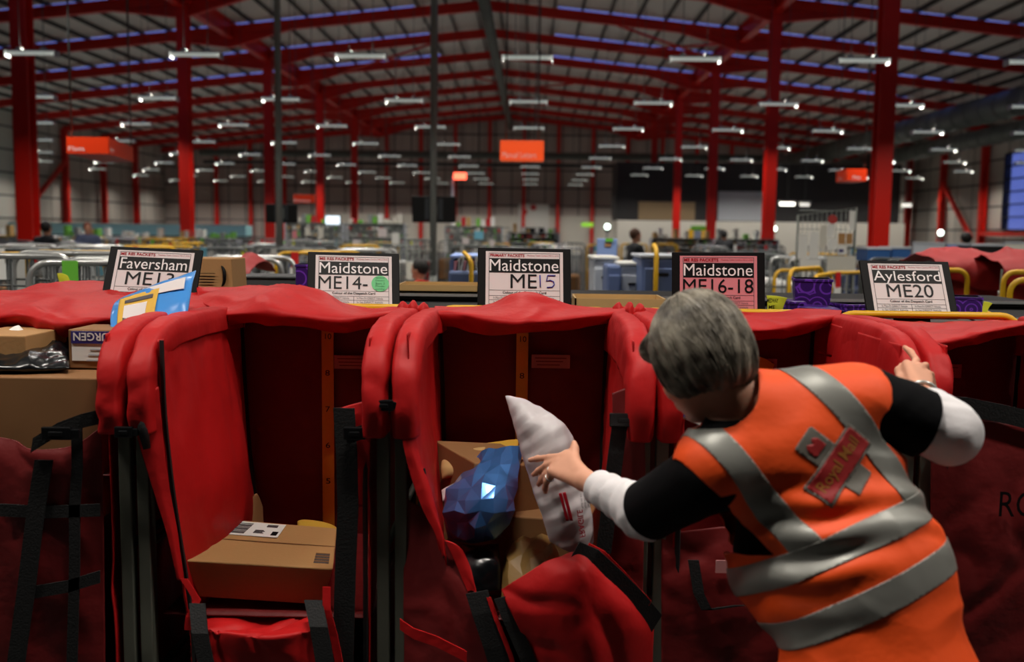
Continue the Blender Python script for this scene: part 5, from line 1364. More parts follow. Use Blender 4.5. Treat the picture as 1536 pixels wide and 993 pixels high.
# distant red bag trolleys
def far_bag(label, px0, px1, py, y, hoops):
    p0, p1 = P(px0, py, y), P(px1, py, y); cx = (p0.x + p1.x) / 2; w = p1.x - p0.x; H = p0.z
    o = thing('mail_trolley', label, 'trolley', (cx, y + 0.35, 0), 'red bag trolleys further down the hall')
    sheet('bag_front', [[Vector((p0.x + w * t, y + 0.03 * math.sin(t * 9), z)) for t in (0, .25, .5, .75, 1)] for z in (H, H * 0.85, H * 0.6, 0.3)], M['fabric_far'], o, 24, 24, 0.005, 0.02, 6, int(px0))
    sheet('lid', [[Vector((p0.x - 0.03 + (w + 0.06) * t, y - 0.05, H - 0.10 - 0.06 * (t > .4))) for t in (0, .3, .6, 1)], [Vector((p0.x - 0.03 + (w + 0.06) * t, y - 0.04, H + 0.02)) for t in (0, .3, .6, 1)], [Vector((p0.x - .03 + (w + .06) * t, y + 0.3, H + 0.07 + 0.05 * math.sin(t * 3))) for t in (0, .3, .6, 1)], [Vector((p0.x + w * t, y + 0.7, H)) for t in (0, .3, .6, 1)]], M['fabric_far'], o, 24, 20, 0.005, 0.03, 6, int(px0) + 1)
    m_ = MB(); m_.box((cx, y + 0.35, 0.17), (w, 0.7, 0.06)); m_.build('base', M['greysteel'], o)
    for s in (-1, 1):
        m_ = MB(); m_.tube([(cx + s * w * .47, y + 0.03, 0.0), (cx + s * w * .47, y + 0.03, H)], 0.017, 6); m_.build('post', M['post'], o)
    for hx0, hx1, hpy, hy in hoops:
        q0, q1 = P(hx0, hpy, hy), P(hx1, hpy, hy); m_ = MB(); m_.tube(hoop_pts(q0.x, q1.x, hy, 0.2, q0.z, 0.07), 0.017, 8); m_.build('end_hoop', M['yellow'], o)
    return o
far_bag('red bag trolley with yellow hoop, right behind the ME20 sign', 1405, 1500, 398, 6.9, [(1402, 1452, 405, 6.7)])
far_bag('red bag trolley with tall yellow hoops at the very edge of the row', 1506, 1600, 404, 6.5, [(1506, 1580, 408, 6.3), (1516, 1590, 420, 5.6)])
far_bag('red bag trolley low behind the ME13 sign and archive box', 345, 372, 412, 6.2, [(356, 402, 415, 6.0)])

# ================================================================ bodies by signed distance
def surface_nets(V, org, h):
    """V: 3-d field, negative inside; returns vertices and quads"""
    nx, ny, nz = V.shape
    S = V < 0
    c = S[:-1, :-1, :-1].astype(np.int8)
    cnt = np.zeros((nx - 1, ny - 1, nz - 1), np.int8)
    for dx in (0, 1):
        for dy in (0, 1):
            for dz in (0, 1):
                cnt += S[dx:nx - 1 + dx, dy:ny - 1 + dy, dz:nz - 1 + dz]
    act = (cnt > 0) & (cnt < 8)
    idx = np.full(act.shape, -1, np.int64); ii = np.argwhere(act); idx[act] = np.arange(len(ii))
    acc = np.zeros((len(ii), 3)); wt = np.zeros(len(ii))
    I, J, K = ii.T
    corners = [(a, b, c_) for a in (0, 1) for b in (0, 1) for c_ in (0, 1)]
    for a in corners:
        for ax in range(3):
            if a[ax] == 1: continue
            b = list(a); b[ax] = 1
            va = V[I + a[0], J + a[1], K + a[2]]; vb = V[I + b[0], J + b[1], K + b[2]]
            m_ = (va < 0) != (vb < 0)
            t = np.where(m_, va / np.where(m_, va - vb, 1), 0)
            p = np.array(a, float)[None, :].repeat(len(ii), 0); p[:, ax] = t
            acc += np.where(m_[:, None], p, 0); wt += m_
    verts = (ii + acc / wt[:, None]) * h + org
    quads = []
    for ax in range(3):
        o1, o2 = [(1, 2), (2, 0), (0, 1)][ax]
        sl0 = [slice(1, -1)] * 3; sl0[ax] = slice(0, -1)
        sl1 = [slice(1, -1)] * 3; sl1[ax] = slice(1, None)
        A = S[tuple(sl0)]; B = S[tuple(sl1)]
        e = np.argwhere(A != B)
        if not len(e): continue
        base = e + 1; base[:, ax] -= 1
        def cell(d1, d2):
            q = base.copy(); q[:, o1] -= d1; q[:, o2] -= d2
            return idx[q[:, 0], q[:, 1], q[:, 2]]
        q = np.stack([cell(1, 1), cell(0, 1), cell(0, 0), cell(1, 0)], 1)
        flip = ~A[tuple(e.T)]
        q[flip] = q[flip][:, ::-1]
        quads.append(q)
    q = np.concatenate(quads); q = q[(q >= 0).all(1)]
    return verts, q

class Field:
    def __init__(s, lo, hi, h):
        s.lo = np.array(lo, float); s.h = h
        s.n = np.ceil((np.array(hi) - s.lo) / h).astype(int) + 1
        s.V = np.full(s.n, 0.5, np.float32)
    def region(s, lo, hi):
        a = np.clip(np.floor((np.array(lo) - s.lo) / s.h).astype(int), 0, s.n); b = np.clip(np.ceil((np.array(hi) - s.lo) / s.h).astype(int) + 1, 0, s.n)
        sl = tuple(slice(int(x), int(y)) for x, y in zip(a, b))
        g = [(np.arange(int(x), int(y)) * s.h + l).astype(np.float32) for x, y, l in zip(a, b, s.lo)]
        return sl, np.meshgrid(*g, indexing='ij')
    def _union(s, sl, d, k):
        v = s.V[sl]
        if k > 0:
            hh = np.clip(0.5 + 0.5 * (v - d) / k, 0, 1)
            s.V[sl] = v * (1 - hh) + d * hh - k * hh * (1 - hh)
        else: s.V[sl] = np.minimum(v, d)
    def cone(s, a, b, ra, rb, k=0.02, carve=False):
        a = np.array(a, float); b = np.array(b, float); m_ = max(ra, rb) + 0.06 + k
        sl, (X, Y, Z) = s.region(np.minimum(a, b) - m_, np.maximum(a, b) + m_)
        if 0 in s.V[sl].shape: return s
        d = b - a; L = max(1e-9, d.dot(d))
        t = np.clip(((X - a[0]) * d[0] + (Y - a[1]) * d[1] + (Z - a[2]) * d[2]) / L, 0, 1)
        q = np.sqrt((X - a[0] - t * d[0]) ** 2 + (Y - a[1] - t * d[1]) ** 2 + (Z - a[2] - t * d[2]) ** 2) - (ra + (rb - ra) * t)
        if carve: s.V[sl] = np.maximum(s.V[sl], -q)
        else: s._union(sl, q, k)
        return s
    def chain(s, pts, rs, k=0.02):
        for i in range(len(pts) - 1): s.cone(pts[i], pts[i + 1], rs[i], rs[i + 1], k)
        return s
    def ell(s, c, axes, rad, k=0.03, carve=False):
        c = np.array(c, float); A = np.array([list(Vector(a).normalized()) for a in axes]); m_ = max(rad) + 0.06 + k
        sl, (X, Y, Z) = s.region(c - m_, c + m_)
        if 0 in s.V[sl].shape: return s
        q = [((X - c[0]) * A[i][0] + (Y - c[1]) * A[i][1] + (Z - c[2]) * A[i][2]) for i in range(3)]
        k0 = np.sqrt(sum((q[i] / rad[i]) ** 2 for i in range(3))); k1 = np.sqrt(sum((q[i] / rad[i] ** 2) ** 2 for i in range(3)))
        d = k0 * (k0 - 1) / np.maximum(k1, 1e-6)
        d = np.where(k0 < 1e-3, -min(rad), d)
        if carve: s.V[sl] = np.maximum(s.V[sl], -d)
        else: s._union(sl, d, k)
        return s
    def mesh(s): return surface_nets(s.V, s.lo, s.h)

def raw_mesh(name, v, q, m, parent=None, smooth_it=2):
    off = origin_of(parent) if parent is not None else Vector((0, 0, 0))
    me = bpy.data.meshes.new(name)
    me.from_pydata([tuple(p) for p in (v - np.array(off))], [], [tuple(int(i) for i in f) for f in q])
    me.materials.append(m)
    if smooth_it:
        b = bmesh.new(); b.from_mesh(me)
        for _ in range(smooth_it): bmesh.ops.smooth_vert(b, verts=b.verts, factor=0.5, use_axis_x=True, use_axis_y=True, use_axis_z=True)
        b.to_mesh(me); b.free()
    me.polygons.foreach_set('use_smooth', [True] * len(me.polygons))
    me.update()
    o = bpy.data.objects.new(name, me); COL.objects.link(o)
    if parent is not None: o.parent = parent
    return o

def far_person(label, x, y, face, shirt, trousers, hair, arms, drop=0.0):
    """standing figure some way off; face = heading angle; arms = elbow and hand of each side in body axes"""
    o = thing('person', label, 'person', (x, y, 0))
    f = Vector((math.cos(face), math.sin(face), 0)); r_ = Vector((f.y, -f.x, 0))
    W = lambda a, b, c_: Vector((x, y, 0)) + r_ * a + f * b + Vector((0, 0, c_ - drop if c_ > .6 else c_))
    h = 0.014
    def fld(): return Field((x - .5, y - .55, -0.02), (x + .5, y + .55, 1.75), h)
    body = fld(); sh = fld(); tr = fld()
    for s in (-1, 1):
        leg = [W(s * .09, 0, .9), W(s * .10, .02 if not drop else .40, .48), W(s * .10, 0 if not drop else .36, .08)]
        body.chain(leg, [.085, .055, .04]); body.cone(leg[2] - Vector((0, 0, .04)), leg[2] - Vector((0, 0, .045)) + f * .14, .04, .03)
        tr.chain(leg, [.10, .07, .055]); 
        sp_ = W(s * .18, 0, 1.36); e, hd = arms[0 if s < 0 else 1]
        e, hd = W(*e), W(*hd)
        body.chain([sp_, e, hd], [.05, .04, .028]); sh.chain([sp_, e, e.lerp(hd, .8)], [.065, .055, .045])
        d = (hd - e).normalized(); body.cone(hd, hd + d * .08, .032, .03)
        for q in range(4): body.cone(hd + d * .07 + r_ * (q - 1.5) * .018, hd + d * .15 + r_ * (q - 1.5) * .02, .009, .008, 0.006)
        body.cone(hd + d * .03, hd + d * .09 - r_ * s * .05, .011, .009, 0.006)
    ax = (r_, f, Vector((0, 0, 1)))
    for fl, g in ((body, 0), (sh, .015)):
        fl.ell(W(0, 0, 1.2), ax, (.165 + g, .11 + g, .26 + g), .05); fl.ell(W(0, 0, .95), ax, (.16 + g, .11 + g, .14), .05); fl.cone(W(-.16, 0, 1.37), W(.16, 0, 1.37), .055 + g, .055 + g, .04)
    tr.ell(W(0, 0, .9), ax, (.165, .12, .12), .05)
    body.cone(W(0, 0, 1.38), W(0, .02, 1.5), .055, .05); body.ell(W(0, .02, 1.58), ax, (.074, .09, .115), .02); body.ell(W(0, .105, 1.56), ax, (.014, .02, .022), .012)
    body.cone(W(0, .075, 1.50), W(0, .09, 1.49), .03, .022)
    for s in (-1, 1): body.ell(W(s * .076, .01, 1.57), ax, (.012, .02, .03), .008); body.ell(W(s * .03, .105, 1.59), ax, (.014, .012, .01), 0, carve=True)
    hr = fld(); hr.ell(W(0, -.005, 1.61), ax, (.088, .10, .105), .02); hr.ell(W(0, .12, 1.52), ax, (.09, .09, .11), 0, carve=True)
    for nm, fl, m in (('body', body, M['skin_far']), ('shirt', sh, shirt), ('trousers', tr, trousers), ('hair', hr, hair)):
        v, q = fl.mesh(); raw_mesh(nm, v, q, m, o, 1)
    return o
hair_d = mat('dark_hair', lin(26, 22, 20), 0.6); tro = mat('dark_trousers', lin(28, 30, 36), 0.7); red_s = mat('red_shirt', lin(205, 30, 24), 0.6); navy_s = mat('dark_jacket', lin(22, 26, 32), 0.7)
ARM = [((-.24, .12, 1.12), (-.12, .34, 1.05)), ((.24, .12, 1.12), (.14, .34, 1.05))]
p = P(636, 400, 12.0); far_person('person in a red shirt sitting with a bent arm, seen past the ME14 sign', p.x, 11.6, R(160), red_s, tro, hair_d, ARM, 0.40)
mb = MB(); mb.box((p.x + .02, 11.6, 0.37), (0.36, 0.36, 0.05)); mb.box((p.x + .02, 11.6, 0.2), (0.08, 0.08, 0.32)); mb.box((p.x + .02, 11.6, 0.025), (0.4, 0.4, 0.05)); tag(recenter(mb.build('low_stool', M['dark'], bevel=0.01)), 'dark low stool under the seated person in red', 'stool')
p = P(53, 370, 16.8); far_person('person in a dark jacket standing by the first column near the conveyor', p.x, 17.2, R(80), navy_s, tro, hair_d, ARM)
p = P(126, 370, 21.2); far_person('person with reddish hair and blue-grey top among the cages near the conveyor', p.x, 21.4, R(-60), mat('bluegrey_top', lin(70, 80, 110), 0.7), tro, mat('red_hair', lin(120, 54, 30), 0.6), ARM)
p = P(953, 370, 17.2); far_person('person in a dark top leaning over the cabinets beside the blue partition', p.x, 17.3, R(20), navy_s, tro, mat('brown_hair', lin(96, 64, 44), 0.6), ARM)
p = P(1086, 366, 26); far_person('person in black standing in front of the white office wall', p.x, 26.0, R(90), navy_s, tro, hair_d, ARM)
p = P(1452, 372, 17.2); far_person('person in black by the side screens under the blue window', p.x, 17.3, R(100), navy_s, tro, hair_d, ARM)

# ================================================================ parcels and mailers in the trolleys
def carton(label, corners_px, z, y0, y1, h, m, name='cardboard_box', rot=None, bevel=0.004, taper=1.0):
    """box with its top front edge at the given pixels and depth"""
    (xa, ya), (xb, yb) = corners_px
    A, B = P(xa, ya, y0), P(xb, yb, y0)
    zt = (A.z + B.z) / 2 if z is None else z
    w = (B - A).length; d = y1 - y0
    o = thing(name, label, 'box', ((A.x + B.x) / 2, y0 + d / 2, zt - h))
    m_ = MB(); m_.box(((A.x + B.x) / 2, y0 + d / 2, zt - h / 2), (w, d, h), None, 0, taper); m_.build('carton', M[m], o, bevel=bevel)
    return o, A.x, B.x, zt
# flat box in trolley 2
A = P(276, 858, 2.74); B = P(500, 882, 2.74); C = P(506, 800, 3.14); D = P(356, 786, 3.14)
zt = 0.69
A.z, B.z, C.z, D.z = zt + .012, zt - 0.005, zt - 0.01, zt + 0.012
root = thing('cardboard_box', 'flat brown cardboard box with a shipping label lying in the ME14 trolley', 'box', ((A.x + C.x) / 2, (A.y + C.y) / 2, 0.57))
h = 0.115; ins = 0.035
bot = [p + Vector((sx * ins, sy * 0.02, -h)) for p, sx, sy in ((A, 1, 1), (B, -1, 1), (C, -1, -1), (D, 1, -1))]
mb = MB(); mb.add([A, B, C, D] + bot, [(0, 1, 2, 3), (7, 6, 5, 4), (0, 4, 5, 1), (1, 5, 6, 2), (2, 6, 7, 3), (3, 7, 4, 0)]); mb.build('carton', M['card'], root, bevel=0.004)
def on_box(u0, u1, v0, v1, m, name, parent, lift=0.002):
    f = lambda u, v: (A * (1 - u) + B * u) * (1 - v) + (D * (1 - u) + C * u) * v + Vector((0, 0, lift))
    q = MB(); pts = [f(u0, v0), f(u1, v0), f(u1, v1), f(u0, v1)]
    q.add(pts + [p - Vector((0, 0, 0.0012)) for p in pts], [(0, 1, 2, 3), (7, 6, 5, 4), (0, 4, 5, 1), (1, 5, 6, 2), (2, 6, 7, 3), (3, 7, 4, 0)]); return q.build(name, m, parent)
lab = on_box(0.05, 0.50, 0.62, 0.96, M['paper_clean'], 'shipping_label', root)
for k in range(9): on_box(0.07, 0.20, 0.66 + 0.03 * k, 0.66 + 0.03 * k + (0.012 if k % 3 else 0.02), M['ink_grey'], 'barcode_bar', lab, 0.0035)
for k in range(4): on_box(0.27, 0.36 - 0.015 * (k % 2), 0.69 + 0.022 * k, 0.70 + 0.022 * k, M['ink_grey'], 'print_line', lab, 0.0035)
for k in range(3): on_box(0.34, 0.44, 0.86 + 0.022 * k, 0.87 + 0.022 * k, M['ink_grey'], 'print_line', lab, 0.0035)
on_box(0.43, 0.48, 0.66, 0.75, M['ink'], 'stamp_mark', lab, 0.0035)
for k in range(8): on_box(0.86, 0.965, 0.10 + 0.03 * k, 0.10 + 0.03 * k + (0.014 if k % 2 else 0.02), M['card_dark'] if k % 2 else M['ink_grey'], 'printed_code', root, 0.002)
on_box(0.0, 1.0, 0.50, 0.515, M['card_dark'], 'flap_seam', root, 0.0015)
o = pillow('padded_envelope', PP([[(446, 800, 3.22), (478, 804, 3.22), (506, 808, 3.22)], [(446, 782, 3.34), (478, 786, 3.34), (506, 794, 3.34)]]), M['manila'], None, 24, 16, 0.018, 0.004, 12, 3)
tag(recenter(o), 'yellow padded envelope behind the flat brown box in the ME14 trolley', 'envelope')
o = sheet('kraft_paper', PP([[(372, 760, 3.40), (384, 740, 3.42), (394, 760, 3.44)], [(364, 800, 3.36), (380, 800, 3.38), (396, 800, 3.42)], [(362, 830, 3.34), (380, 830, 3.36), (398, 830, 3.4)]]), M['card_dark'], None, 14, 18, 0.003, 0.006, 9, 5)
tag(recenter(o), 'strip of brown paper standing in the back corner of the ME14 trolley', 'paper')

# trolley 1 stack
o, xa, xb, zt = carton('large dark brown carton filling the ME13 trolley', ((-70, 570), (146, 562)), None, 2.72, 3.2, 0.40, 'card_dark')
mb = MB(); mb.box(((xa + xb) / 2, 2.96, zt + 0.001), (xb - xa, 0.05, 0.002)); mb.build('sealing_tape', mat('brown_tape', lin(150, 112, 66), 0.25), o)
base1 = zt
o, xa, xb, zt1 = carton('brown box with an upside-down URGENT label on the large dark carton', ((102, 495), (215, 495)), None, 2.88, 3.05, 0, 'card_dark')
for ch in list(o.children): bpy.data.objects.remove(ch)
hgt = zt1 - base1 - 0.004; o.location.z = base1 + 0.004
mb = MB(); mb.box(((xa + xb) / 2, 2.965, base1 + 0.004 + hgt / 2), (xb - xa, 0.17, hgt)); mb.build('carton', M['card_dark'], o, bevel=0.003)
q0, q1 = P(108, 545, 2.876), P(205, 491, 2.876)
zl0, zl1 = P(108, 541, 2.876).z, zt1 - 0.004
mb = MB(); mb.box(((q0.x + q1.x) / 2, 2.8785, (zl0 + zl1) / 2), (q1.x - q0.x, 0.002, zl1 - zl0)); lb = mb.build('label', M['paper_clean'], o)
mb = MB(); zb = zl1 - 0.036; mb.box((q0.x + 0.065, 2.876, (zb + zl1) / 2), (0.13, 0.002, zl1 - zb)); mb.build('purple_band', M['purple_band'], lb)
me = text_me('URGEN', 0.105, 0.024, bold=0.02)
mb = MB(); mb.mesh(me, Matrix.Translation((q0.x + 0.112, 2.8738, zl1 - 0.004)) @ Matrix.Rotation(math.pi, 4, 'Y')); mb.build('lettering', M['ink_white'], lb, fix=False)
for k in range(3): mb = MB(); mb.box((q0.x + 0.08 - 0.01 * k, 2.8765, zb - 0.018 - 0.016 * k), (0.05 - 0.008 * k, 0.001, 0.004)); mb.build('faded_print', M['lightgrey'], lb)
o, xa, xb, z2 = carton('small tan box at the edge of the ME13 trolley', ((-60, 502), (38, 504)), None, 2.86, 3.12, 0.07, 'card')
o = sheet('crumpled_paper', PP([[(8, 497, 3.02), (20, 490, 3.04), (27, 486, 3.06)], [(14, 500, 3.0), (28, 497, 3.0), (38, 498, 3.02)], [(26, 512, 2.98), (38, 512, 2.98), (50, 514, 3.0)]]), M['paper_clean'], None, 16, 16, 0.002, 0.012, 14, 3)
tag(recenter(o), 'white crumpled paper corner sticking up behind the small tan box', 'paper')
o = pillow('black_mailer', PP([[(-60, 556, 2.76), (20, 554, 2.76), (60, 554, 2.78), (104, 552, 2.80)], [(-60, 535, 2.95), (20, 530, 2.95), (60, 530, 2.95), (104, 535, 2.96)], [(-60, 520, 3.15), (20, 515, 3.15), (60, 512, 3.15), (104, 512, 3.15)]]), M['black_bag'], None, 50, 40, 0.022, 0.012, 18, 7, 3.0, crumple)
tag(recenter(o), 'shiny black plastic mailer lying on the large dark carton', 'mailer')
# blue plastic mailer in front of the ME13 sign
br = PP([[(166, 496, 2.96), (200, 498, 2.96), (245, 497, 2.97), (276, 494, 2.98)], [(166, 474, 3.04), (206, 468, 3.04), (250, 460, 3.04), (284, 456, 3.05)], [(170, 458, 3.13), (212, 444, 3.13), (256, 432, 3.13), (289, 424, 3.13)], [(180, 449, 3.2), (215, 436, 3.2), (258, 420, 3.2), (294, 406, 3.2)]])
o = pillow('blue_mailer', br, M['blue_bag'], None, 50, 40, 0.010, 0.005, 13, 11, 3.0, crumple)
root = thing('plastic_mailer', 'bright blue plastic mailer with yellow label leaning on the ME13 sign', 'mailer', (-1.1, 3.05, P(200, 496, 2.96).z))
off = origin_of(root); o.data.transform(Matrix.Translation(-off)); o.parent = root; o.name = 'bag'
G = cr(br, 60, 60); Nn = grid_normals(G)
def on_grid(G, Nn, u0, u1, v0, v1, m, name, parent, lift, n=10, sgn=1):
    H_ = G.shape[0]; W_ = G.shape[1]
    rows = [[Vector(G[int(round((v0 + (v1 - v0) * j / n) * (H_ - 1))), int(round((u0 + (u1 - u0) * i / n) * (W_ - 1)))]) + Vector(Nn[int(round((v0 + (v1 - v0) * j / n) * (H_ - 1))), int(round((u0 + (u1 - u0) * i / n) * (W_ - 1)))]) * lift * sgn for i in range(n + 1)] for j in range(n + 1)]
    return sheet(name, rows, m, parent, 20, 20, 0.001, 0.0)
sg = -1 if Nn[30, 30][1] > 0 else 1
yl = on_grid(G, Nn, 0.14, 0.56, 0.08, 0.62, M['manila'], 'yellow_label', root, 0.0145, sgn=sg)
on_grid(G, Nn, 0.20, 0.46, 0.16, 0.40, M['paper'], 'address_window', yl, 0.0165, sgn=sg)
for k in range(2):
    on_grid(G, Nn, 0.20, 0.50, 0.45 - 0.34 * k, 0.52 - 0.34 * k, M['ink_grey'], 'printed_line', yl, 0.0165, sgn=sg)
on_grid(G, Nn, 0.40, 0.88, 0.52, 0.74, M['paper'], 'address_label', root, 0.0135, sgn=sg)

# trolley 3 contents
FL = 0.55
root = thing('cardboard_box', 'tall brown carton standing askew under the blue metallic mailer', 'box', (-0.14, 3.02, FL))
mb = MB(); mb.box((-0.12, 3.08, FL + 0.2), (0.30, 0.34, 0.40), Matrix.Rotation(0.45, 3, 'Z') @ Matrix.Rotation(0.12, 3, 'Y')); mb.build('carton', M['card_dark'], root, bevel=0.004)
mb = MB(); mb.box((-0.235, 2.86, FL + 0.24), (0.10, 0.004, 0.08), Matrix.Rotation(0.45, 3, 'Z')); 
o = pillow('yellow_envelope', PP([[(664, 686, 3.22), (720, 682, 3.2), (776, 676, 3.2)], [(664, 678, 3.32), (720, 667, 3.32), (778, 659, 3.32)]]), M['manila'], None, 30, 14, 0.006, 0.003, 9, 13)
tag(recenter(o), 'thin yellow envelope lying at the back of the ME15 trolley contents', 'envelope')
o = pillow('manila_parcel', PP([[(663, 718, 3.02), (690, 712, 3.0), (712, 706, 3.0)], [(662, 700, 3.08), (690, 696, 3.06), (720, 690, 3.06)], [(664, 688, 3.16), (700, 680, 3.14), (728, 671, 3.14)]]), M['card_pale'], None, 28, 24, 0.02, 0.006, 9, 14)
tag(recenter(o), 'pale tan padded envelope tucked behind the blue metallic mailer', 'envelope')
o = pillow('white_packet', PP([[(664, 752, 2.90), (676, 748, 2.9), (684, 742, 2.9)], [(662, 736, 2.94), (674, 730, 2.94), (688, 722, 2.94)]]), M['white_bag'], None, 16, 12, 0.008, 0.003, 12, 15)
tag(recenter(o), 'small white packet peeping out beside the blue metallic mailer', 'packet')
bf = PP([[(672, 806, 2.82), (700, 815, 2.78), (728, 812, 2.77), (750, 806, 2.80)],
         [(666, 775, 2.84), (700, 775, 2.76), (738, 775, 2.74), (766, 772, 2.80)],
         [(670, 748, 2.88), (705, 738, 2.80), (745, 735, 2.78), (772, 735, 2.84)],
         [(690, 720, 2.96), (722, 705, 2.90), (755, 700, 2.88), (779, 700, 2.92)],
         [(724, 682, 3.04), (742, 674, 3.02), (765, 670, 3.0), (786, 668, 3.02)]])
o = film_bag('metallic_mailer', bf, M['blue_foil'], None, 9, 11, 0.024, 0.0085, 5, 0.005)
tag(recenter(o), 'crinkled metallic blue mailer bag on top of the ME15 trolley contents', 'mailer')
# white mailer held by the woman
wm = PP([[(824, 812, 2.66), (850, 826, 2.65), (876, 834, 2.65), (890, 812, 2.66)],
         [(812, 770, 2.66), (838, 775, 2.64), (866, 775, 2.63), (888, 775, 2.65)],
         [(800, 735, 2.68), (826, 730, 2.65), (852, 725, 2.64), (878, 735, 2.66)],
         [(790, 700, 2.70), (815, 692, 2.66), (842, 688, 2.65), (864, 700, 2.68)],
         [(779, 660, 2.72), (805, 650, 2.68), (832, 646, 2.68), (855, 658, 2.71)],
         [(768, 625, 2.75), (788, 622, 2.72), (808, 622, 2.72), (828, 630, 2.74)],
         [(758, 594, 2.78), (760, 594, 2.78), (763, 596, 2.78), (766, 598, 2.78)]])
root = thing('white_mailer', 'white plastic mailer marked FRAGILE, held up by the woman', 'mailer', P(860, 830, 2.66))
o = pillow('bag', wm, M['white_bag'], root, 60, 110, 0.022, 0.009, 16, 19, 2.5, crumple)
G = cr(wm, 80, 120); Nn = grid_normals(G); sg = 1 if Nn[50, 40][1] < 0 else -1
for k, u in enumerate((0.50, 0.555)):
    on_grid(G, Nn, u, u + 0.045, 0.17, 0.29, M['ink_red'], 'red_tape_stripe', root, 0.034, sgn=sg)
me = text_me('FRAGILE', 0.075, 0.016, bold=0.02)
pF = Vector(G[13, 50]) + Vector(Nn[13, 50]) * sg * 0.042; pT = Vector(G[31, 53]) + Vector(Nn[31, 53]) * sg * 0.042
xd = (pT - pF).normalized(); nn = Vector(Nn[14, 55]) * sg; zd = nn.cross(xd) * -1
zd = nn.cross(xd)
zd = xd.cross(nn).normalized()
Fm = Matrix.Translation(pF) @ Matrix((xd, -nn, zd)).transposed().to_4x4()
mb = MB(); mb.mesh(me, Fm @ Matrix.Translation((0.004, -0.003, 0))); mb.build('lettering', M['ink_red'], root, fix=False)
pF = Vector(G[26, 63]) + Vector(Nn[26, 63]) * sg * 0.030
for k in range(3): me = text_me('Handle with care', 0.04, 0.005); mb = MB(); mb.mesh(me, Matrix.Translation(pF + nn * 0.004 + zd * (-0.009 * k)) @ Matrix((xd, -nn, zd)).transposed().to_4x4()); mb.build('small_print', M['ink_grey'], root, fix=False)
# crumpled brown paper parcel low in the trolley and a black bag with clips
o = film_bag('brown_paper_parcel', PP([[(752, 900, 2.70), (785, 895, 2.68), (815, 880, 2.70), (840, 860, 2.74)], [(755, 850, 2.78), (785, 845, 2.76), (815, 840, 2.76), (838, 830, 2.80)], [(762, 812, 2.86), (785, 808, 2.86), (810, 812, 2.86), (830, 815, 2.88)]]), mat('kraft_wrap', lin(150, 116, 62), 0.5, bump=0.3, bscale=14), None, 7, 8, 0.028, 0.009, 6, 0.008)
tag(recenter(o), 'crumpled brown paper parcel low in the ME15 trolley, above the red flap', 'parcel')
o = pillow('black_packet', PP([[(690, 885, 2.70), (715, 890, 2.70), (750, 885, 2.72)], [(690, 850, 2.76), (715, 850, 2.74), (750, 846, 2.76)], [(690, 815, 2.84), (715, 818, 2.82), (748, 815, 2.84)]]), M['black_bag'], None, 36, 36, 0.02, 0.012, 10, 25, 3.0, crumple)
tag(recenter(o), 'black plastic packet under the blue metallic mailer', 'packet')
root = thing('cardboard_box', 'dark brown carton lying at the bottom of the ME15 trolley', 'box', (0.02, 3.0, FL))
mb = MB(); mb.box((0.05, 3.12, FL + 0.13), (0.36, 0.5, 0.25), Matrix.Rotation(-0.2, 3, 'Z')); mb.build('carton', M['card_dark'], root, bevel=0.004)

# ================================================================ the woman in the orange vest
V3 = lambda v: np.array(tuple(v), float)
HIP = P(1322, 985, 1.97); WAI = P(1290, 860, 2.03); CHE = P(1212, 715, 2.12); NEK = P(1112, 600, 2.13)
SHL = P(1066, 712, 2.06); SHR = P(1300, 605, 2.13)
ELL_ = P(968, 768, 2.24); WRL = P(880, 722, 2.43)
ELR = P(1418, 648, 2.14); WRR = P(1383, 592, 2.36)
woman = thing('person', 'woman with grey hair in an orange vest leaning in to hold a white mailer', 'person', (HIP.x, HIP.y, 0))
Uax = (NEK - HIP).normalized(); Rax = (SHR - SHL); Rax = (Rax - Uax * Rax.dot(Uax)).normalized(); Nax = Rax.cross(Uax)      # up the back, to her right, out of her back
AX = (Rax, Nax, Uax)
pel = HIP + Vector((0, 0.02, -0.06)); PX = (Vector((1, 0.05, 0.25)).normalized(), None, Vector((-0.2, 0.1, 1)).normalized())
PXn = PX[0].cross(PX[2]); PAX = (PX[0], PXn, PXn.cross(PX[0]) * -1)
ANK = [(0.56, 2.02), (0.82, 1.88)]
def torso(f, g=0.0, wide=0.0):
    f.ell(CHE, AX, (.170 + g + wide, .112 + g, .20 + g), .05)
    f.ell(WAI, AX, (.160 + g + wide, .110 + g, .19 + g), .06)
    f.ell(pel, PAX, (.175 + g, .130 + g, .16 + g), .06)
    f.cone(SHL + Rax * .01, SHR - Rax * .01, .058 + g, .058 + g, .05)
    f.cone(NEK - Uax * .02, SHL.lerp(NEK, .2), .05 + g, .05 + g, .05); f.cone(NEK - Uax * .02, SHR.lerp(NEK, .2), .05 + g, .05 + g, .05)
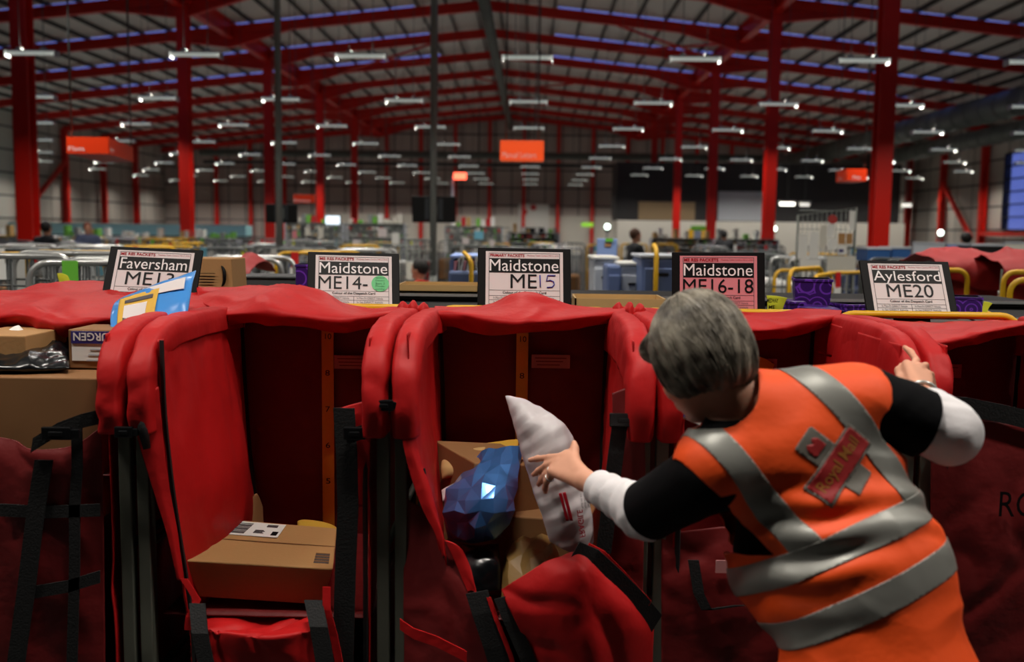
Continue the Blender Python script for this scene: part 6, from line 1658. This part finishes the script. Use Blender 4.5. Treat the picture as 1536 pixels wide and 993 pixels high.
# head frame: she looks down into the trolley
HC = P(1044, 532, 2.15)
Fh = Vector((-0.50, 0.66, -0.56)).normalized(); Uh = Vector((-0.12, 0.12, 1.0)); Uh = (Uh - Fh * Uh.dot(Fh)).normalized(); Rh = Fh.cross(Uh)
HAX = (Rh, Fh, Uh)
hp = lambda r_, f_, u_: HC + Rh * r_ + Fh * f_ + Uh * u_
body = Field((-0.02, 1.60, -0.01), (1.14, 2.80, 1.60), 0.0048)
torso(body)
body.cone(NEK - Uax * .03, hp(0, -.025, -.05), .058, .052, .03)
body.ell(hp(0, -.01, .015), HAX, (.076, .094, .10), .02)                     # cranium
body.ell(hp(0, .035, -.05), HAX, (.060, .062, .075), .03)                    # face
body.cone(hp(0, .055, -.105), hp(0, .072, -.108), .026, .020, .025)          # chin
for s in (-1, 1):
    body.ell(hp(s * .040, .062, -.045), HAX, (.022, .020, .022), .02)        # cheek
    body.ell(hp(s * .031, .092, -.008), HAX, (.016, .010, .010), .004, carve=True)
    body.ell(hp(s * .031, .083, -.008), HAX, (.0125, .012, .0115), .002)     # eye
    body.cone(hp(s * .012, .094, .012), hp(s * .048, .082, .010), .007, .006, .010)   # brow
    body.ell(hp(s * .080, -.012, -.025), HAX, (.010, .018, .030), .008)      # ear
body.cone(hp(0, .095, -.005), hp(0, .112, -.042), .009, .013, .010)          # nose
for s in (-1, 1): body.ell(hp(s * .011, .104, -.047), HAX, (.009, .010, .008), .006)
body.cone(hp(-.020, .092, -.072), hp(.020, .092, -.072), .007, .007, .006); body.cone(hp(-.017, .090, -.083), hp(.017, .090, -.083), .008, .008, .006)
body.cone(hp(-.019, .101, -.0775), hp(.019, .101, -.0775), .0025, .0025, 0, carve=True)
# arms
body.chain([SHL, ELL_, WRL], [.056, .042, .027], .02); body.chain([SHR, ELR, WRR], [.056, .043, .027], .02)
body.ell(ELL_.lerp(WRL, .25), ((WRL - ELL_), Vector((0, 0, 1)).cross(WRL - ELL_), (WRL - ELL_).cross(Vector((0, 0, 1)).cross(WRL - ELL_))), (.09, .043, .043), .03)
# hands
def hand(W_, K, palm_n, across, fingers, thumb, r0=.0085):
    """W_ wrist, K middle knuckle, across = towards the little finger; fingers: lists of joint points"""
    d = (K - W_).normalized()
    for q in (-1, -.33, .33, 1): body.cone(W_ + d * .012 + across * q * .012, K + across * q * .030, .0165, .0125, .012)
    for pts in fingers: body.chain(pts, [.0105] + [.0092] * (len(pts) - 2) + [.0075], .005)
    body.chain(thumb, [.016, .012, .009][:len(thumb)] if len(thumb) == 3 else [.016, .0125, .011, .0085], .010)
# left hand on the white mailer: fingers reach across it, thumb stands up
WL = WRL; KL = P(838, 694, 2.535)
acL = (P(826, 712, 2.53) - P(850, 684, 2.55)).normalized()
def fL(px0, py0, y0, seq): return [P(px0, py0, y0)] + [P(*t) for t in seq]
fingL = [fL(845, 684, 2.54, [(824, 686, 2.565), (806, 688, 2.60), (795, 690, 2.625)]),
         fL(838, 692, 2.535, [(820, 697, 2.56), (808, 706, 2.59), (800, 712, 2.61)]),
         fL(832, 702, 2.532, [(820, 710, 2.555), (812, 720, 2.585), (808, 727, 2.60)]),
         fL(828, 712, 2.53, [(820, 722, 2.55), (818, 732, 2.575), (818, 738, 2.59)])]
hand(WL, KL, None, acL, fingL, [P(868, 708, 2.47), P(862, 688, 2.52), P(862, 674, 2.545), P(861, 664, 2.56)])
# right hand closing over the bag corner: index raised, others curled round the cloth
WR = WRR; KR = P(1376, 556, 2.475)
acR = (P(1392, 572, 2.47) - P(1360, 552, 2.48)).normalized()
fingR = [fL(1370, 548, 2.485, [(1374, 540, 2.535), (1366, 528, 2.575), (1357, 521, 2.60)]),
         fL(1382, 550, 2.475, [(1388, 548, 2.52), (1390, 556, 2.565), (1388, 562, 2.59)]),
         fL(1390, 560, 2.47, [(1396, 562, 2.51), (1398, 572, 2.55), (1396, 578, 2.575)]),
         fL(1395, 572, 2.465, [(1399, 578, 2.50), (1400, 586, 2.53), (1399, 592, 2.55)])]
hand(WR, KR, None, acR, fingR, [P(1366, 585, 2.40), P(1352, 570, 2.45), P(1349, 556, 2.49), P(1353, 548, 2.53)])
# legs
hipj = [pel + PAX[0] * s * .085 + Vector((0, 0, -.03)) for s in (-1, 1)]
legs = []
for s in (0, 1):
    a_ = Vector((ANK[s][0], ANK[s][1], .08)); k_ = hipj[s].lerp(a_, .52) + Vector((0, .05, 0)); legs.append([hipj[s], k_, a_])
    body.chain(legs[s], [.088, .056, .040], .03); body.cone(a_ + Vector((0, -.03, -.04)), a_ + Vector((-.02, .14, -.045)), .036, .03, .02)
v, q = body.mesh()
body_o = raw_mesh('body', v, q, M['skin'], woman, 2)

# ---- cutting a mesh along a scalar field, keeping clean edges
def clip_field(bm, f):
    """keeps the part of bm where f(co) < 0"""
    val = {vv: f(vv.co) for vv in bm.verts}
    new = set()
    for e in list(bm.edges):
        a_, b_ = e.verts
        fa, fb = val[a_], val[b_]
        if (fa < 0) != (fb < 0):
            t = fa / (fa - fb)
            t = min(max(t, 0.02), 0.98)
            _, nv = bmesh.utils.edge_split(e, a_, t); val[nv] = 0.0; new.add(nv)
    for fc in list(bm.faces):
        c = [vv for vv in fc.verts if vv in new]
        if len(c) >= 2:
            try: bmesh.utils.face_split(fc, c[0], c[1])
            except Exception: pass
    dead = [fc for fc in bm.faces if sum(val[vv] for vv in fc.verts) > 0]
    bmesh.ops.delete(bm, geom=dead, context='FACES')
    bmesh.ops.delete(bm, geom=[vv for vv in bm.verts if not vv.link_faces], context='VERTS')

def shell(bm, name, m, parent, thick, lift=0.0):
    bm.normal_update()
    if lift:
        nrm = {vv: vv.normal.copy() for vv in bm.verts}
        for vv in bm.verts: vv.co += nrm[vv] * lift
    off = origin_of(parent)
    for vv in bm.verts: vv.co -= off
    me = bpy.data.meshes.new(name); bm.to_mesh(me); me.materials.append(m)
    me.polygons.foreach_set('use_smooth', [True] * len(me.polygons)); me.update()
    o = bpy.data.objects.new(name, me); COL.objects.link(o); o.parent = parent
    if thick:
        s = o.modifiers.new('cloth', 'SOLIDIFY'); s.thickness = thick; s.offset = 1
    return o

def field_bm(fl, smooth_it=3):
    v, q = fl.mesh(); b = bmesh.new(); vs = [b.verts.new(tuple(p)) for p in v]
    for f in q:
        try: b.faces.new([vs[int(i)] for i in f])
        except ValueError: pass
    for _ in range(smooth_it): bmesh.ops.smooth_vert(b, verts=b.verts, factor=0.5, use_axis_x=True, use_axis_y=True, use_axis_z=True)
    bmesh.ops.recalc_face_normals(b, faces=b.faces)
    b.normal_update()
    return b
def seg_d(p, a_, b_):
    d = b_ - a_; t = max(0, min(1, (p - a_).dot(d) / d.dot(d))); return (p - a_ - d * t).length

# black tee shirt
M['tee'] = mat('black_tee', lin(15, 15, 17), 0.85, bump=0.1, bscale=60, spec=0.1)
fl = Field((0.10, 1.70, 0.62), (1.10, 2.50, 1.50), 0.007)
torso(fl, .008); fl.chain([SHL, ELL_], [.074, .066], .03); fl.chain([SHR, ELR], [.076, .070], .03)
fl.ell(P(1165, 860, 2.14), AX, (.072, .10, .13), .07)
b = field_bm(fl)
dl = (ELL_ - SHL).normalized(); dr = (ELR - SHR).normalized()
clip_field(b, lambda p: min((p - ELL_).dot(dl) + .015, .14 - seg_d(p, SHL, ELL_)) if (p - SHL).dot(dl) > .1 else -1)
clip_field(b, lambda p: min((p - ELR).dot(dr) + .055, .14 - seg_d(p, SHR, ELR)) if (p - SHR).dot(dr) > .08 else -1)
clip_field(b, lambda p: .068 - seg_d(p, NEK - Uax * .02, hp(0, -.03, -.1)))
for vv in b.verts: vv.co += vv.normal * .005 * wrinkle(vv.co, 11, 3)
shell(b, 'tee_shirt', M['tee'], woman, .003)
# white long sleeves
M['white_sleeve'] = mat('white_sleeve', lin(232, 228, 230), 0.75, bump=0.08, bscale=80, sheen=0.2)
for nm, S_, E_, W2, cut, sd in (('l', SHL, ELL_, WRL, .80, 4), ('r', SHR, ELR, WRR, .66, 6)):
    fl = Field(tuple(np.minimum(np.minimum(V3(S_), V3(E_)), V3(W2)) - .12), tuple(np.maximum(np.maximum(V3(S_), V3(E_)), V3(W2)) + .12), 0.005)
    fl.chain([S_.lerp(E_, .35), E_, W2], [.060, .056 if nm == 'l' else .060, .036], .03)
    if nm == 'r': fl.cone(E_ + Vector((.012, 0, 0)), E_.lerp(W2, .35) + Vector((.012, 0, -.012)), .052, .048, .03)
    b = field_bm(fl); wd = (W2 - E_); L = wd.length; wd.normalize()
    clip_field(b, lambda p: min((p - E_).dot(wd) - L * cut, .09 - seg_d(p, E_, W2)) if (p - E_).dot(wd) > 0 else -1)
    clip_field(b, lambda p: (S_.lerp(E_, .45) - p).dot((E_ - S_).normalized()))
    for vv in b.verts: vv.co += vv.normal * (.004 * wrinkle(vv.co, 14, sd) + .0014 * math.sin((vv.co - E_).dot(wd) * 150 + 3 * noise.noise(vv.co * 9)))
    shell(b, 'sleeve', M['white_sleeve'], woman, .003)
# trousers
fl = Field((0.35, 1.60, 0.02), (1.10, 2.35, 0.98), 0.010)
fl.ell(pel, PAX, (.185, .142, .165), .05)
for s in (0, 1): fl.chain(legs[s], [.105, .078, .062], .04)
b = field_bm(fl); clip_field(b, lambda p: .085 - p.z); clip_field(b, lambda p: p.z - .92)
shell(b, 'trousers', mat('navy_trousers', lin(22, 24, 32), 0.8), woman, .003)
for s in (0, 1):
    a_ = legs[s][2]; fl = Field(tuple(V3(a_) - .3), tuple(V3(a_) + .3), .008)
    fl.cone(a_ + Vector((0, -.035, -.045)), a_ + Vector((-.02, .15, -.05)), .042, .036, .02); fl.cone(a_ + Vector((0, -.01, -.03)), a_ + Vector((0, -.01, .02)), .045, .044, .02)
    b = field_bm(fl); clip_field(b, lambda p: .004 - p.z); shell(b, 'shoe', M['dark'], woman, 0)

# orange vest
M['hivis'] = mat('hi_vis_orange', lin(255, 84, 8), 0.6, bump=0.08, bscale=70, var=0.04, vscale=9)
M['reflective'] = mat('reflective_tape', lin(140, 140, 134), 0.42, 0.25)
fl = Field((0.10, 1.60, 0.55), (1.14, 2.50, 1.52), 0.0055)
torso(fl, .022, .012)
fl.ell(pel + Vector((0, 0, -.06)), PAX, (.205, .165, .17), .05)
fl.ell(P(1160, 862, 2.13), AX, (.085, .11, .14), .07)
vest_bm = field_bm(fl, 4)
def folds(p):
    r_ = (p - CHE).dot(Rax); u_ = (p - CHE).dot(Uax)
    diag = u_ * 1.0 + r_ * 0.35
    w = math.exp(-((u_ + .12) / .10) ** 2)
    return (.010 * w * math.sin(diag * 78 + 2.5 * noise.noise(p * 7)) * (0.6 + 0.8 * noise.noise(p * 5 + Vector((3, 1, 0))))
            + .007 * wrinkle(p, 7, 5) + .006 * (1 - w) * noise.noise(Vector((r_ * 9, u_ * 3, 2))))
for vv in vest_bm.verts: vv.co += vv.normal * folds(vv.co)
vest_bm.normal_update()
# armholes, neck opening and hem
aL0, aL1 = SHL + Rax * .004 - Uax * .035, ELL_; aR0, aR1 = SHR - Rax * .002 - Uax * .03, ELR
qa, qb, qc = P(1008, 680, 2.05), P(1150, 834, 2.05), P(1050, 806, 2.05)
n1 = (qb - qa).cross(Nax).normalized(); n1 = -n1 if (SHL + Uax * -.05 - Rax * .1 - qa).dot(n1) < 0 else n1
n2 = (qc - qb).cross(Nax).normalized(); n2 = -n2 if n2.dot(Uax) < 0 else n2
clip_field(vest_bm, lambda p: min((p - qa).dot(n1), (p - qb).dot(n2)) + .018 * noise.noise(p * 9))
clip_field(vest_bm, lambda p: 0.080 - seg_d(p, aR0, aR0.lerp(aR1, 1.5)))
clip_field(vest_bm, lambda p: .082 - seg_d(p, NEK - Uax * .015 , hp(0, .0, -.12)))
hemz = lambda p: 0.70 - p.z
clip_field(vest_bm, hemz)
hem_dir = Uax
vest_tree = BVHTree.FromBMesh(vest_bm)
EMB = P(1258, 698, 2.0)
hit = vest_tree.ray_cast(Vector((0, 0, CZ)), (EMB - Vector((0, 0, CZ))).normalized())
EMB = hit[0]
def local(p): return (p - EMB).dot(Rax), (p - EMB).dot(Uax), (p - CHE).dot(Nax)
base_bm = vest_bm.copy()
shell(vest_bm, 'vest', M['hivis'], woman, .0022)
def band(name, f, m=None, lift=.0030, parent=None, only_back=False):
    b_ = base_bm.copy()
    bmesh.ops.delete(b_, geom=[fc for fc in b_.faces if min(f(vv.co) for vv in fc.verts) > .03], context='FACES')
    clip_field(b_, f)
    return shell(b_, name, m or M['reflective'], parent or woman, .0012, lift)
def strap(c0, c1, w):
    """strap between local points (r,u): stays on both faces of the vest, over the shoulder"""
    d = Vector((c1[0] - c0[0], c1[1] - c0[1])); d.normalize(); n_ = Vector((d.y, -d.x))
    def f(p):
        r_, u_, n2 = local(p)
        return max(abs((r_ - c0[0]) * n_.x + (u_ - c0[1]) * n_.y) - w / 2, -.135 - u_)
    return f
strapL = strap((-.200, .16), (-.128, -.15), .056)
strapR = strap((.055, .17), (.120, -.12), .058)
band('reflective_strap', strapL); band('reflective_strap', strapR)
band('reflective_band', lambda p: abs(local(p)[1] + .146 + .05 * local(p)[0]) - .029, lift=.0036)
band('reflective_band', lambda p: abs(local(p)[1] + .262 + .01 * local(p)[0]) - .029, lift=.0036)
# edge binding in dark orange is left plain; the emblem on the back: grey upright, red bar with gold lettering
ea = R(27)
E1 = (Rax * math.cos(ea) + Uax * math.sin(ea)).normalized(); E2 = (Uax * math.cos(ea) - Rax * math.sin(ea)).normalized()
eloc = lambda p: ((p - EMB).dot(E1), (p - EMB).dot(E2))
bk = lambda p: (CHE - p).dot(Nax) + .02
M['emb_grey'] = mat('emblem_grey', lin(104, 100, 92), 0.55); M['emb_red'] = mat('emblem_red', lin(150, 24, 26), 0.55); M['emb_gold'] = mat('emblem_gold', lin(150, 92, 30), 0.55)
rect = lambda cx, cy, w, h: (lambda p: max(abs(eloc(p)[0] - cx) - w / 2, abs(eloc(p)[1] - cy) - h / 2, bk(p)))
band('emblem_upright', rect(0, .014, .060, .156), M['emb_grey'], .0030)
band('emblem_border', rect(0, 0, .166, .064), M['emb_grey'], .0036)
bar = band('emblem_bar', rect(0, 0, .156, .054), M['emb_red'], .0044)
def project_text(t, w, h, cx, cy, m, name, lift):
    me = text_me(t, w, h, bold=0.012); b_ = bmesh.new(); b_.from_mesh(me)
    bmesh.ops.subdivide_edges(b_, edges=[e for e in b_.edges if e.calc_length() > .012], cuts=1)
    for vv in b_.verts:
        o_ = EMB + E1 * (cx - w / 2 + vv.co.x) + E2 * (cy - h / 2 + vv.co.z) + Nax * .2
        hh = vest_tree.ray_cast(o_, -Nax)
        vv.co = (hh[0] + Nax * lift) if hh[0] else o_ - Nax * .2
    return shell(b_, name, m, woman, 0)
project_text('Royal Mail', .132, .032, 0, 0, M['emb_gold'], 'emblem_lettering', .0064)
# small crown-like device on the upright
crown = lambda p: max(max(abs(eloc(p)[0]) - .018, abs(eloc(p)[1] - .062) - .016), -(eloc(p)[1] - .062 + .016 - .018 - .012 * abs(math.sin(eloc(p)[0] * 175))) if False else (eloc(p)[1] - .062 - .004 - .010 * abs(math.sin(eloc(p)[0] * 175))), bk(p))
band('emblem_crown', crown, M['emb_red'], .0042)

# wristwatch bracelet on the right wrist, rings on the left hand
wd = (KR - WRR).normalized(); c = WRR + wd * .004
x1 = wd.cross(Vector((0, 0, 1))).normalized(); x2 = wd.cross(x1)
mb = MB(); mb.tube([c + x1 * .033 * math.cos(t) + x2 * .031 * math.sin(t) for t in [2 * math.pi * k / 28 for k in range(28)]], .0055, 8, closed=True); mb.build('bracelet', M['chrome'], woman)
for pts in (fingL[2], fingL[3]):
    c = pts[0].lerp(pts[1], .45); d = (pts[1] - pts[0]).normalized(); x1 = d.cross(Vector((0, 0, 1))).normalized(); x2 = d.cross(x1)
    mb = MB(); mb.tube([c + x1 * .0112 * math.cos(t) + x2 * .0112 * math.sin(t) for t in [2 * math.pi * k / 16 for k in range(16)]], .0018, 6, closed=True); mb.build('ring', M['chrome'], woman)

# ---- hair: a cropped bob, cap of volume plus combed strands
hm = mat('grey_hair', lin(120, 112, 98), 0.45, spec=0.4)
nt = hm.node_tree; b_ = nt.nodes['Principled BSDF']; tc = nt.nodes.new('ShaderNodeTexCoord'); nz = nt.nodes.new('ShaderNodeTexNoise'); nz.inputs['Scale'].default_value = 16; nz.inputs['Detail'].default_value = 5
nt.links.new(tc.outputs['Object'], nz.inputs['Vector'])
rp = nt.nodes.new('ShaderNodeValToRGB'); rp.color_ramp.elements[0].position = .36; rp.color_ramp.elements[0].color = lin(48, 41, 33); rp.color_ramp.elements[1].position = .66; rp.color_ramp.elements[1].color = lin(158, 150, 134)
nt.links.new(nz.outputs['Fac'], rp.inputs[0]); nt.links.new(rp.outputs[0], b_.inputs['Base Color'])
fl = Field(tuple(V3(HC) - .22), tuple(V3(HC) + .22), .005)
fl.ell(hp(0, -.025, .025), HAX, (.100, .106, .108), .02)
fl.ell(hp(0, -.055, -.035), HAX, (.088, .070, .085), .03)
for s in (-1, 1): fl.ell(hp(s * .072, -.005, -.020), HAX, (.026, .060, .075), .03)
fl.ell(hp(0, .075, .055), HAX, (.070, .035, .040), .03)
fl.ell(hp(0, .105, -.055), HAX, (.085, .075, .105), .01, carve=True)
fl.cone(hp(0, -.02, -.11), hp(0, -.06, -.30), .052, .06, 0, carve=True)
b = field_bm(fl, 2)
hair_tree = BVHTree.FromBMesh(b)
crown_p = hp(.01, -.05, .13)
for vv in b.verts:
    d = vv.co - HC; az = math.atan2(d.dot(Rh), -d.dot(Fh))
    vv.co += vv.normal * (.0022 * math.sin(az * 22 + 4 * noise.noise(d * 8)) + .004 * noise.noise(d * 16))
shell(b, 'hair', hm, woman, 0)
st = MB(); rr = random.Random(5)
for k in range(1100):
    az = rr.uniform(0, 2 * math.pi); pol0 = rr.uniform(0.03, 1.3); L = rr.uniform(.9, 1.7)
    pts = []; a2 = az
    sw = rr.uniform(-.02, .06)
    for i in range(9):
        pol = pol0 + L * i / 8; a2 += sw
        d = (Uh * math.cos(pol) + (Rh * math.sin(a2) - Fh * math.cos(a2)) * math.sin(pol)).normalized()
        hh = hair_tree.ray_cast(hp(0, -.03, .01) + d * .35, -d)
        if hh[0] is None or (hh[0] - hp(0, -.03, .01)).dot(d) < .02: break
        if (hh[0] - HC).dot(Fh) > .045 and (hh[0] - HC).dot(Uh) < .03: break
        pts.append(hh[0] + d * rr.uniform(.0003, .0028))
    if len(pts) >= 4:
        n_ = len(pts); st.tube(pts, [.0004] + [rr.uniform(.0008, .0015)] * (n_ - 2) + [.0003], 4)
q = st.build('hair_strands', hm, woman)
q['kind'] = 'stuff'
